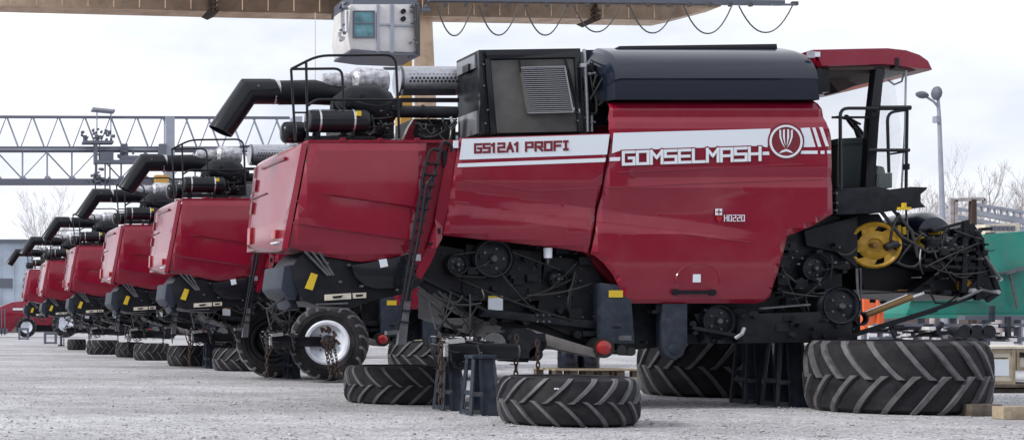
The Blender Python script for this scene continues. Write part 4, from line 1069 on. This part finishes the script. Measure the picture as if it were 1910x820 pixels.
    b.build('cabin_fitting', 'cgreyd', cb)
    b = MB(); b.tube([W(588, 24, Yx(588)-.2), W(588, 190, Yx(588)-.2)], .012, 5); b.build('hoist_rope', 'crate', T)
crane()

# ================================================================= GREY TRUSS CRANE (left, far)
def truss():
    Y = 74.0
    T = thing('truss_crane', (W(0, 0, Y).x, Y, 0), 'grey lattice bridge crane with its trolley, spanning the background at left', 'bridge crane')
    s = (Y+D)/F
    b = MB(); b.bar(W(-330, 217, Y), W(540, 220, Y), .16, .16); b.bar(W(-330, 217, Y+2.4), W(540, 220, Y+2.4), .14, .14); b.build('top_chord', 'cgreyd', T)
    b = MB(); b.rect(-330, 273, 560, 283, Y-.1, Y+.4); b.build('main_beam', 'cgreyd', T); b = MB(); b.rect(-330, 277, 560, 280, Y-.18, Y-.1); b.build('beam_flange', 'cgrey', T)
    b = MB(); b.rect(-330, 333, 560, 343, Y-.6, Y+.4); b.build('lower_beam', 'cgreyd', T)
    b = MB()
    x = -330
    while x < 300:
        b.bar(W(x+4, 220, Y), W(x+24, 273, Y), .1, .1); b.bar(W(x+50, 220, Y), W(x+30, 273, Y), .07, .07); x += 48.5
    while x < 540:
        b.bar(W(x+4, 220, Y), W(x+24, 273, Y), .1, .1); b.bar(W(x+50, 220, Y), W(x+30, 273, Y), .07, .07); x += 42
    b.build('upper_lattice', 'cgrey', T)
    b = MB(); x = -326
    while x < 540:
        b.bar(W(x, 283, Y), W(x, 333, Y), .14, .1)
        x += 46
    b.build('lattice_post', 'cgrey', T)
    b = MB(); x = -326; k = 0
    while x < 540:
        if k % 2: b.bar(W(x, 285, Y+.5), W(x+44, 332, Y+.5), .08, .08)
        else: b.bar(W(x+44, 285, Y+.5), W(x, 332, Y+.5), .06, .06)
        b.prism([(x-6, 333), (x-3, 328), (x+4, 328), (x+8, 333)], Y-.2, Y)
        x += 46; k += 1
    b.build('lower_lattice', 'cgrey', T)
    b = MB()
    for x0, x1 in ((310, 326), (-250, -232), (548, 564)): b.rect(x0, 217, x1, 632, Y-.4, Y+.6)
    b.build('support_column', 'cgrey', T)
    for x in (232, 303):
        b = MB(); b.prism([(x-6, 268), (x+6, 268), (x+8, 295), (x-8, 295)], Y-.5, Y-.2); b.build('hanger', 'cgreyd', T)
    # trolley
    b = MB(); b.rect(155, 262, 212, 267, Y-1.2, Y-.3); b.rect(176, 267, 182, 305, Y-1.1, Y-.5); b.rect(180, 298, 262, 304, Y-1.2, Y-.4); b.rect(186, 283, 212, 298, Y-1.1, Y-.5); b.rect(225, 290, 262, 298, Y-1.1, Y-.5); tr = b.build('trolley', 'cgreyd', T)
    rr = random.Random(21)
    b = MB()
    for i in range(60):
        c = rr.choice(((157, 253, 7, 9), (205, 250, 8, 10), (180, 250, 14, 9), (182, 322, 12, 12), (215, 290, 40, 10), (190, 338, 24, 6)))
        x, y = c[0]+rr.uniform(-1, 1)*c[2], c[1]+rr.uniform(-1, 1)*c[3]; b.rect(x-rr.uniform(1, 4), y-rr.uniform(1, 3), x+rr.uniform(1, 4), y+rr.uniform(1, 3), Y-1.1+rr.random()*.3, Y-.6)
    b.build('trolley_gear', 'cgreyd', tr)
    b = MB(); b.prism([(173, 200), (215, 204), (215, 208), (173, 204)], Y-.6, Y+.6); b.rect(180, 204, 182, 262, Y-.1, Y); b.rect(206, 207, 208, 262, Y-.1, Y); b.build('floodlight_bar', 'cgrey', T)
    for x in (178, 196, 205): 
        b = MB(); b.tube([W(x, 304, Y-.8), W(x, 356, Y-.8)], .05, 5); b.build('hoist_rope', 'cgreyd', tr)
    b = MB(); b.rect(290, 326, 315, 342, Y-1.4, Y-.7); b.build('ochre_box', 'cyel', T)
truss()

# ================================================================= background left
b = MB(); 
def house(px0, px1, top, Y, dep, name, label, wall_, base_):
    T = thing(name, (W((px0+px1)/2, 0, Y).x, Y, 0), label, 'building')
    zb = 0; b = MB(); x0, x1 = W(px0, 0, Y).x, W(px1, 0, Y).x; zt = W(0, top, Y).z
    b.box(((x0+x1)/2, Y+dep/2, zt/2+1.2), (x1-x0, dep, zt-2.4)); w_ = b.build('wall', wall_, T)
    b = MB(); b.box(((x0+x1)/2, Y+dep/2, 1.2), (x1-x0+.1, dep+.1, 2.4)); b.build('plinth', base_, T)
    b = MB(); b.box(((x0+x1)/2, Y+dep/2, zt+.15), (x1-x0+.6, dep+.6, .3)); b.build('roof', 'cgreyd', T)
    b = MB(); n = int((x1-x0)/1.2)
    for i in range(n): b.box((x0+(i+.5)*(x1-x0)/n, Y-.04, zt/2+1.2), (.12, .06, zt-3.2))
    b.build('cladding_rib', wall_, w_)
    for i in range(max(2, n//4)):
        b = MB(); cx_ = x0+(i+.5)*(x1-x0)/max(2, n//4); b.box((cx_, Y-.02, zt*.55), (1.6, .12, .9)); b.build('window', 'cgreyd', w_)
    return T
house(-260, 62, 452, 128, 20, 'warehouse', 'long blue grey warehouse behind the far left end of the combine row', 'wallb', 'walld')
house(160, 760, 520, 150, 16, 'shed', 'low grey shed hidden far behind the combines', 'cgrey', 'walld')
house(1560, 2300, 560, 140, 16, 'low_building', 'low pale building far behind the trailers at right', 'concrete', 'walld')
def cardboard(): pass
# red machine at far left
def red_machine():
    Y = 84.0
    T = thing('forage_harvester', (W(60, 0, Y).x, Y, 0), 'small red machine with white rimmed wheels at the far left end of the yard', 'farm machine')
    b = MB(); b.prism([(-20, 618), (-18, 585), (0, 572), (22, 563), (50, 560), (66, 566), (82, 580), (110, 590), (108, 606), (60, 606), (56, 598), (40, 598), (34, 604), (20, 618)], Y, Y+2.2); bd = b.build('body', 'red', T, bevel=.05)
    b = MB(); b.rect(24, 574, 44, 578, Y-.04, Y+.02); b.build('stripe', 'white', bd)
    b = MB(); b.rect(56, 590, 165, 618, Y+.6, Y+2.2); b.prism([(75, 575), (160, 570), (170, 606), (90, 606)], Y+.4, Y+2.0); b.build('chassis', 'frame', T, bevel=.02)
    for px, py, R in ((49, 607, .70), (122, 604, .95)):
        c = W(px, py, Y); c.z = R; M4 = Matrix.Translation(c) @ Matrix.Rotation(PI/2, 4, 'X'); b = MB(); tyre_mesh(b, R, .5, M4, 15)
        w_ = b.build('wheel', ['rubber', 'lug'], T)
        b = MB(); b.lathe([(0, .1), (.2*R, .12), (.3*R, .16), (.48*R, .2), (.57*R, .23), (.57*R, 0), (0, 0)], M4, 24); b.build('rim', 'rim', w_)
    b = MB(); 
    for x in (-6, 2, 8): b.rect(x, 575, x+2, 625, Y-1.2, Y-1.1)
    b.rect(-30, 612, 14, 622, Y-1.2, Y-1.0); b.build('front_guard', 'cgreyd', T)
red_machine()
def hall():  # unseen block added behind the camera, gives the red panels a dark reflection
    Y0 = -66.0; T = thing('unseen_reflection_hall', (8, Y0, 0), 'long dark hall added out of view behind the camera, for the red panels to reflect', 'building')
    b = MB(); b.box((8, Y0-8, 7), (150, 16, 14)); w_ = b.build('wall', 'walld', T)
    b = MB(); b.box((8, Y0-8, 14.3), (151, 17, .6)); b.build('roof', 'cgreyd', T)
    for i in range(9):
        b = MB(); b.box((-56+i*16, Y0+.02, 2.5), (5, .12, 5)); b.build('gate', 'cgreyd', T)
        b = MB(); b.box((-48+i*16, Y0+.02, 6.5), (6, .12, 1.6)); b.build('window', 'cabglass', T)
hall()
for px, py, wdt, lab in ((94, 641, 20, 'grey metal trestle standing alone at the far left of the yard'), (114, 645, 2.5, 'thin grey post beside the lone trestle'), (44, 633, 16, 'small trestle below the front wheel of the far red machine')):
    Y = GZ(py); b = MB(); k = (Y+D)/F; x = W(px, 0, Y).x; w_ = wdt*k; h = 20*k
    if wdt > 5:
        b.bar((x-w_/2, Y, 0), (x-w_/2, Y, h), .12, .12); b.bar((x+w_/2, Y, 0), (x+w_/2, Y, h), .12, .12); b.bar((x-w_/2-.05, Y, h), (x+w_/2+.05, Y, h), .14, .14); b.bar((x-w_/2, Y, .06), (x+w_/2, Y, .06), .08, .08)
    else: b.bar((x, Y, 0), (x, Y, h), .1, .1); b.bar((x-.15, Y, .03), (x+.15, Y, .03), .1, .06)
    o = b.build('trestle' if wdt > 5 else 'post', 'cgreyd'); tag(o, lab, 'trestle' if wdt > 5 else 'post')

# ================================================================= background right
def street_lamp():
    Y = 30.0; T = thing('street_lamp', (W(1757, 0, Y).x, Y, 0), 'tall grey double headed street lamp at right', 'street lamp')
    b = MB(); b.tube([Vector((W(1762, 0, Y).x, Y, 0)), W(1758, 400, Y), W(1752, 225, Y), W(1750, 190, Y)], [.11, .08, .06, .05], 10); b.build('pole', 'cgrey', T)
    b = MB(); b.tube([W(1750, 200, Y), W(1742, 190, Y), W(1728, 181, Y)], .035, 8); b.tube([W(1750, 200, Y), W(1750, 185, Y)], .045, 8); b.rect(1747, 216, 1753, 228, Y-.1, Y+.1); b.build('bracket', 'cgrey', T)
    for c, r, sq in (((1747, 174), (8, 13), 0), ((1720, 177), (11, 6), .35)):
        b = MB(); p = W(c[0], c[1], Y); k = (Y+D)/F
        Mx = Matrix.Translation(p) @ Matrix.Rotation(sq, 4, 'Y') @ Matrix.Diagonal((r[0]*k, .2, r[1]*k, 1))
        b.lathe([(0, -1), (.5, -.9), (.85, -.5), (1, 0), (.85, .5), (.5, .88), (0, 1)], Mx, 16); b.build('lamp_head', 'cgreyd', T)
street_lamp()

def tree(px, top, Y, spread, label, seed, n0=5, trunk=.35):
    rr = random.Random(seed); base = Vector((W(px, 0, Y).x, Y, 0)); Ht = W(0, top, Y).z
    T = thing('bare_tree', base, label, 'tree', 'leafless trees in the background')
    tb = MB(); tb.tube([base, base+Vector((.1, 0, Ht*.3)), base+Vector((-.1, 0, Ht*.5))], [trunk, trunk*.7, trunk*.45], 8); 
    cb = MB()
    def br(p, d, L, r, lev):
        pts = [p]; q = p.copy(); dd = d.copy()
        for i in range(3):
            dd = (dd + Vector((rr.uniform(-.22, .22), rr.uniform(-.22, .22), rr.uniform(-.02, .16)))).normalized(); q = q + dd*L/3; pts.append(q.copy())
        cb.tube(pts, [r, r*.8, r*.6, r*.4], 4 if lev > 1 else 5, cap=False)
        if lev < 5:
            for i in range(4 if lev < 3 else 3):
                k = rr.choice((1, 2, 3)); nd = (dd + Vector((rr.uniform(-.8, .8), rr.uniform(-.8, .8), rr.uniform(-.1, .5)))).normalized()
                br(pts[k], nd, L*rr.uniform(.5, .72), max(r*.45, .008), lev+1)
    for i in range(n0):
        a = 2*PI*i/n0 + rr.random(); z = Ht*(.25+.2*rr.random())
        br(base+Vector((0, 0, z)), Vector((math.cos(a)*spread, math.sin(a)*spread, .9)).normalized(), Ht*.33, trunk*.28, 1)
    br(base+Vector((-.1, 0, Ht*.48)), Vector((0, 0, 1)), Ht*.3, trunk*.3, 1)
    tb.build('trunk', 'bark', T); cb.build('crown', 'bark', T)
tree(1858, 322, 70, .75, 'bare tree with a wide twiggy crown at the right edge', 4, 8, .3)
tree(1738, 330, 95, .45, 'thin bare tree just left of the street lamp', 6, 6, .2)
tree(1776, 372, 92, .5, 'low bare tree just right of the street lamp pole', 14, 6, .2)
tree(95, 362, 118, .35, 'faint bare tree below the lattice crane at left', 9, 4, .2)
tree(1915, 350, 84, .6, 'bare tree cut by the right edge of the picture', 19, 6, .22)

# teal bin
def teal_bin():
    Y = 14.0; T = thing('grain_trailer', (W(1850, 0, Y).x, Y, 0), 'large teal metal hopper trailer behind the combine at right', 'trailer')
    b = MB(); b.prism([(1836, 436), (1990, 425), (1990, 585), (1690, 586), (1700, 560), (1800, 552), (1815, 500)], Y, Y+2.6); bd = b.build('hopper', 'teal', T, bevel=.02)
    b = MB(); b.prism([(1876, 508), (1925, 495), (1925, 499), (1878, 512)], Y-.25, Y); b.bar(W(1884, 512, Y-.1), W(1898, 575, Y-.1), .04, .04); b.build('tarpaulin_rail', 'grey', bd)
    b = MB(); b.rect(1690, 557, 1830, 561, Y-.06, Y); b.prism([(1690, 586), (1990, 585), (1990, 592), (1690, 593)], Y-.1, Y+2.6); b.build('hopper_edge', 'teal', bd)
    b = MB()
    for x in (1720, 1780, 1840, 1900): b.rect(x, 592, x+5, 640, Y+.2, Y+.35)
    b.build('leg', 'cgreyd', T)
teal_bin()
def orange_hopper():
    Y = 12.0; T = thing('orange_bin', (W(1632, 0, Y).x, Y, 0), 'orange metal bin glimpsed under the yellow pulley', 'bin')
    b = MB(); b.prism([(1610, 540), (1640, 545), (1649, 565), (1650, 612), (1612, 615)], Y, Y+1.2); bd = b.build('shell', 'orange', T, bevel=.02)
    b = MB(); b.rect(1637, 548, 1641, 605, Y-.05, Y); b.rect(1612, 580, 1650, 583, Y-.05, Y); b.build('rib', 'orange', bd)
    b = MB(); b.rect(1612, 614, 1617, 643, Y+.1, Y+.2); b.rect(1642, 612, 1647, 643, Y+.1, Y+.2); b.build('leg', 'cgreyd', T)
orange_hopper()
def flatbed():
    Y = 9.0; T = thing('implement_frame', (W(1780, 0, Y).x, Y, 0), 'low dark steel implement frame with axle gear behind the widest tyre', 'farm implement')
    b = MB(); b.rect(1640, 603, 1990, 609, Y, Y+.2); b.rect(1640, 628, 1990, 636, Y, Y+.3); b.rect(1800, 588, 1990, 596, Y+.2, Y+.4); b.build('beam', 'cgreyd', T)
    b = MB()
    for x0, y0, x1, y1 in ((1738, 636, 1756, 600), (1700, 609, 1700, 632), (1660, 600, 1672, 632), (1880, 590, 1880, 634), (1830, 600, 1830, 640), (1850, 570, 1850, 600)): b.bar(W(x0, y0, Y), W(x1, y1, Y), .07, .07)
    b.build('strut', 'jack', T)
    rr = random.Random(31); b = MB(); c = MB()
    for i in range(60):
        x, y = rr.uniform(1650, 1900), rr.uniform(606, 634); a = rr.uniform(2, 7); (b if rr.random() < .6 else c).rect(x-a, y-a*.5, x+a, y+a*.5, Y-.2+rr.random()*.3, Y+.3)
    for x in (1800, 1822, 1845): b.disc((x, 618), 13, Y-.3, Y-.1)
    b.build('gear', 'frame', T); c.build('fitting', 'cabw', T)
    b = MB()
    for x in (1645, 1740, 1840, 1940): b.bar(W(x, 634, Y), Vector((W(x, 0, Y).x, Y, 0)), .08, .08)
    b.build('stand', 'cgreyd', T)
flatbed()
def scaffold():
    Y = 36.0; T = thing('conveyor', (W(1840, 0, Y).x, Y, 0), 'grey inclined conveyor frame with a beige cabinet above the teal trailer', 'conveyor')
    b = MB()
    for dy in (0, 1.4):
        b.bar(W(1812, 380, Y)+Vector((0, dy, 0)), W(1960, 404, Y)+Vector((0, dy, 0)), .14, .1); b.bar(W(1815, 396, Y)+Vector((0, dy, 0)), W(1960, 424, Y)+Vector((0, dy, 0)), .16, .16); b.bar(W(1816, 411, Y)+Vector((0, dy, 0)), W(1960, 440, Y)+Vector((0, dy, 0)), .1, .1)
    for i in range(12):
        x = 1818+i*12; b.bar(W(x, 381+i*2, Y), W(x+3, 396+i*2.4, Y), .05, .05)
    b.build('conveyor_frame', 'cgrey', T)
    b = MB()
    for x0, y0, x1, y1 in ((1771, 373, 1836, 371), (1782, 373, 1782, 415), (1774, 376, 1774, 420), (1836, 371, 1836, 380)): b.bar(W(x0, y0, Y), W(x1, y1, Y), .12, .12)
    b.bar(W(1782, 415, Y), Vector((W(1782, 0, Y).x, Y, 0)), .14, .14)
    b.build('portal', 'bark', T)
    b = MB(); b.bar(W(1814, 372, Y), Vector((W(1814, 0, Y).x, Y, 0)), .2, .16); b.build('red_post', 'rust', T)
    b = MB(); b.bar(W(1900, 430, Y), Vector((W(1900, 0, Y).x, Y, 0)), .2, .16); b.build('back_post', 'cgrey', T)
    b = MB(); b.prism([(1838, 418), (1902, 415), (1902, 432), (1838, 436)], Y-1, Y+.5); cb = b.build('cabinet', 'crate', T)
    b = MB()
    for i in range(6): b.rect(1848+i*8, 421, 1854+i*8, 430, Y-1.04, Y-.98)
    b.build('vent', 'cgreyd', cb)
scaffold()
# crates and timber bottom right
def crate(px0, px1, pt, pb, Yg, lab, dep=.9, logo=False):
    Y = Yg; T = thing('wooden_crate', (W((px0+px1)/2, 0, Y).x, Y, W(0, pb, Y).z), lab, 'crate', 'pale wooden crates')
    b = MB(); b.rect(px0, pt, px1, pb, Y, Y+dep); bd = b.build('box', 'crate', T)
    b = MB(); b.rect(px0-2, pt-3, px1+2, pt+2, Y-.04, Y+dep+.03); b.build('lid', 'crate', T, bevel=.004)
    b = MB(); n = 5
    b.rect(px0, pt+2, px0+6, pb, Y-.025, Y); b.rect(px1-6, pt+2, px1, pb, Y-.025, Y); b.rect(px0+6, pb-6, px1-6, pb, Y-.022, Y); b.rect(px0+6, pt+4, px1-6, pt+9, Y-.022, Y); b.build('batten', 'wood', bd)
    if logo:
        b = MB(); b.rect(px0+10, pt+18, px0+13, pb-12, Y-.006, Y+.01); b.rect(px0+13, pt+18, px1-14, pt+20, Y-.005, Y+.01); b.build('stencil_mark', 'rust', bd)
        b = MB(); b.rect(px0+14, pt+22, px1-12, pb-16, Y-.008, Y+.01); b.build('paper_label', 'white', bd)
    return T
Yc = 4.2
crate(1836, 1894, 648, 716, Yc, 'white board crate beside the widest tyre, with red edged label', 1.0, True)
crate(1897, 1985, 648, 690, Yc+.1, 'pale crate cut by the right edge, dark stencilled squares on it', 1.0)
crate(1493, 1512, 642, 702, 5.6, 'narrow glimpse of a beige crate between jack stand and widest tyre', 1.0)
b = MB(); b.rect(1902, 656, 1908, 666, Yc+.07, Yc+.1); b.rect(1911, 656, 1917, 666, Yc+.07, Yc+.1); o = b.build('stencil_board', 'black'); tag(o, 'dark board fixed on the pale crate at the right edge', 'board')
def timber(x0, x1, pt, pb, Y, m, lab, dep=.25):
    b = MB(); b.rect(x0, pt, x1, pb, Y, Y+dep); o = b.build('timber_beam', m, bevel=.006); tag(o, lab, 'timber', 'timber beams stacked at the right'); return o
Yt = 3.5
timber(1806, 1990, 716, 722, Yc-.1, 'woodd', 'thin dark plank directly under the white board crate', 1.2)
timber(1842, 1990, 724, 748, Yc, 'woodd', 'thick dark timber bearer under the crates', 1.0)
timber(1815, 1882, 752, GZ and 758, 2.2, 'wood', 'short pale board sticking out beside the widest tyre', .4)
zt = 760
def ground_timber(x0, x1, pyb, hpx, m, lab, dep):
    Y = GZ(pyb); b = MB(); k = (Y+D)/F; a, c = W(x0, 0, Y).x, W(x1, 0, Y).x; b.box(((a+c)/2, Y+dep/2, hpx*k/2+.002), (c-a, dep, hpx*k)); o = b.build('timber_beam', m, bevel=.006); tag(o, lab, 'timber', 'timber beams stacked at the right')
ground_timber(1872, 1990, 782, 24, 'wood', 'pale squared beam lying on the gravel at the right edge', .18)
ground_timber(1812, 1870, 776, 22, 'woodd', 'dark beam lying on the gravel between widest tyre and pale beam', .3)
# pallets seen beneath the machine
def pallet(px0, px1, Y, z, lab):
    T = thing('pallet', (W((px0+px1)/2, 0, Y).x, Y, z), lab, 'pallet', 'wooden pallets under and behind the machine')
    x0, x1 = W(px0, 0, Y).x, W(px1, 0, Y).x
    b = MB()
    for i in range(4): b.box(((x0+x1)/2, Y+.06+i*.25, z+.13), (x1-x0, .14, .025))
    b.build('deck_board', 'wood', T)
    b = MB(); n = 6
    for i in range(n):
        for j in range(2): b.box((x0+.07+(x1-x0-.14)*i/(n-1), Y+.07+j*.75, z+.065), (.12, .12, .10))
    b.build('block', 'woodd', T)
    b = MB()
    for j in range(2): b.box(((x0+x1)/2, Y+.07+j*.75, z+.008), (x1-x0, .12, .016))
    b.build('base_board', 'wood', T)
pallet(1020, 1196, 6.2, 0.0, 'lower pale pallet seen between the foreground tyre and the machine')
pallet(1035, 1196, 6.3, .145, 'upper pallet stacked on the lower one beneath the machine')
pallet(1480, 1640, 6.9, 0.0, 'pallet hidden behind the widest tyre and jack stands')
b = MB(); b.rect(690, 677, 815, 682, 3.2, 3.6); o = None
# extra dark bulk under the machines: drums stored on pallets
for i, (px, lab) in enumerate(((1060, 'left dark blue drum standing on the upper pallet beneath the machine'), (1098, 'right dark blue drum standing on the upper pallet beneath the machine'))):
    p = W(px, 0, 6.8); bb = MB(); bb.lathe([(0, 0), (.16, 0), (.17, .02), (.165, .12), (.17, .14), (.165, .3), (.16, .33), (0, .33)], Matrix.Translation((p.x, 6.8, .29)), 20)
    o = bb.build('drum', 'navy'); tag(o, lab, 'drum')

# ================================================================= WORLD, SUN, CAMERA
w = bpy.data.worlds.new('World'); scene.world = w; w.use_nodes = True; nt = w.node_tree; N = nt.nodes; L = nt.links
bg = N['Background']; EL, AZ = math.radians(36), math.radians(-100)   # azimuth measured from +Y toward +X
sky = N.new('ShaderNodeTexSky'); sky.sky_type = 'NISHITA'; sky.sun_disc = False; sky.sun_elevation = EL; sky.sun_rotation = AZ; sky.dust_density = 3
tc = N.new('ShaderNodeTexCoord'); n = N.new('ShaderNodeTexNoise'); n.inputs['Scale'].default_value = 3.2; n.inputs['Detail'].default_value = 7; n.inputs['Roughness'].default_value = .55
mp = N.new('ShaderNodeMapping'); mp.inputs['Scale'].default_value = (1, 1, 2.6); L.new(tc.outputs['Generated'], mp.inputs['Vector']); L.new(mp.outputs[0], n.inputs['Vector'])
cr = N.new('ShaderNodeValToRGB'); cr.color_ramp.elements[0].position = .38; cr.color_ramp.elements[0].color = (8.6, 9.2, 10.4, 1); cr.color_ramp.elements[1].position = .60; cr.color_ramp.elements[1].color = (12.8, 13.0, 13.6, 1)
L.new(n.outputs['Fac'], cr.inputs['Fac'])
mx = N.new('ShaderNodeMix'); mx.data_type = 'RGBA'; mx.inputs[0].default_value = .92; L.new(sky.outputs[0], mx.inputs[6]); L.new(cr.outputs[0], mx.inputs[7])
L.new(mx.outputs[2], bg.inputs['Color']); bg.inputs['Strength'].default_value = .098

sl = bpy.data.lights.new('sun', 'SUN'); sl.energy = 2.9; sl.angle = math.radians(12); sl.color = (1, .97, .92)
so = bpy.data.objects.new('sun', sl); C.objects.link(so)
d = Vector((math.sin(AZ)*math.cos(EL), math.cos(AZ)*math.cos(EL), math.sin(EL)))
so.rotation_euler = d.to_track_quat('Z', 'Y').to_euler(); so.location = (0, -20, 30)

cam = bpy.data.cameras.new('camera'); co = bpy.data.objects.new('camera', cam); C.objects.link(co)
co.location = (0, -D, H); co.rotation_euler = (PI/2, 0, 0)
cam.sensor_width = 36; cam.lens = F/1910*36; cam.shift_x = (955-VX)/1910; cam.shift_y = (HY-410)/1910
cam.clip_start = .1; cam.clip_end = 2000; scene.camera = co
scene.view_settings.view_transform = 'Standard'; scene.view_settings.look = 'None'; scene.view_settings.exposure = 0; scene.view_settings.gamma = 1
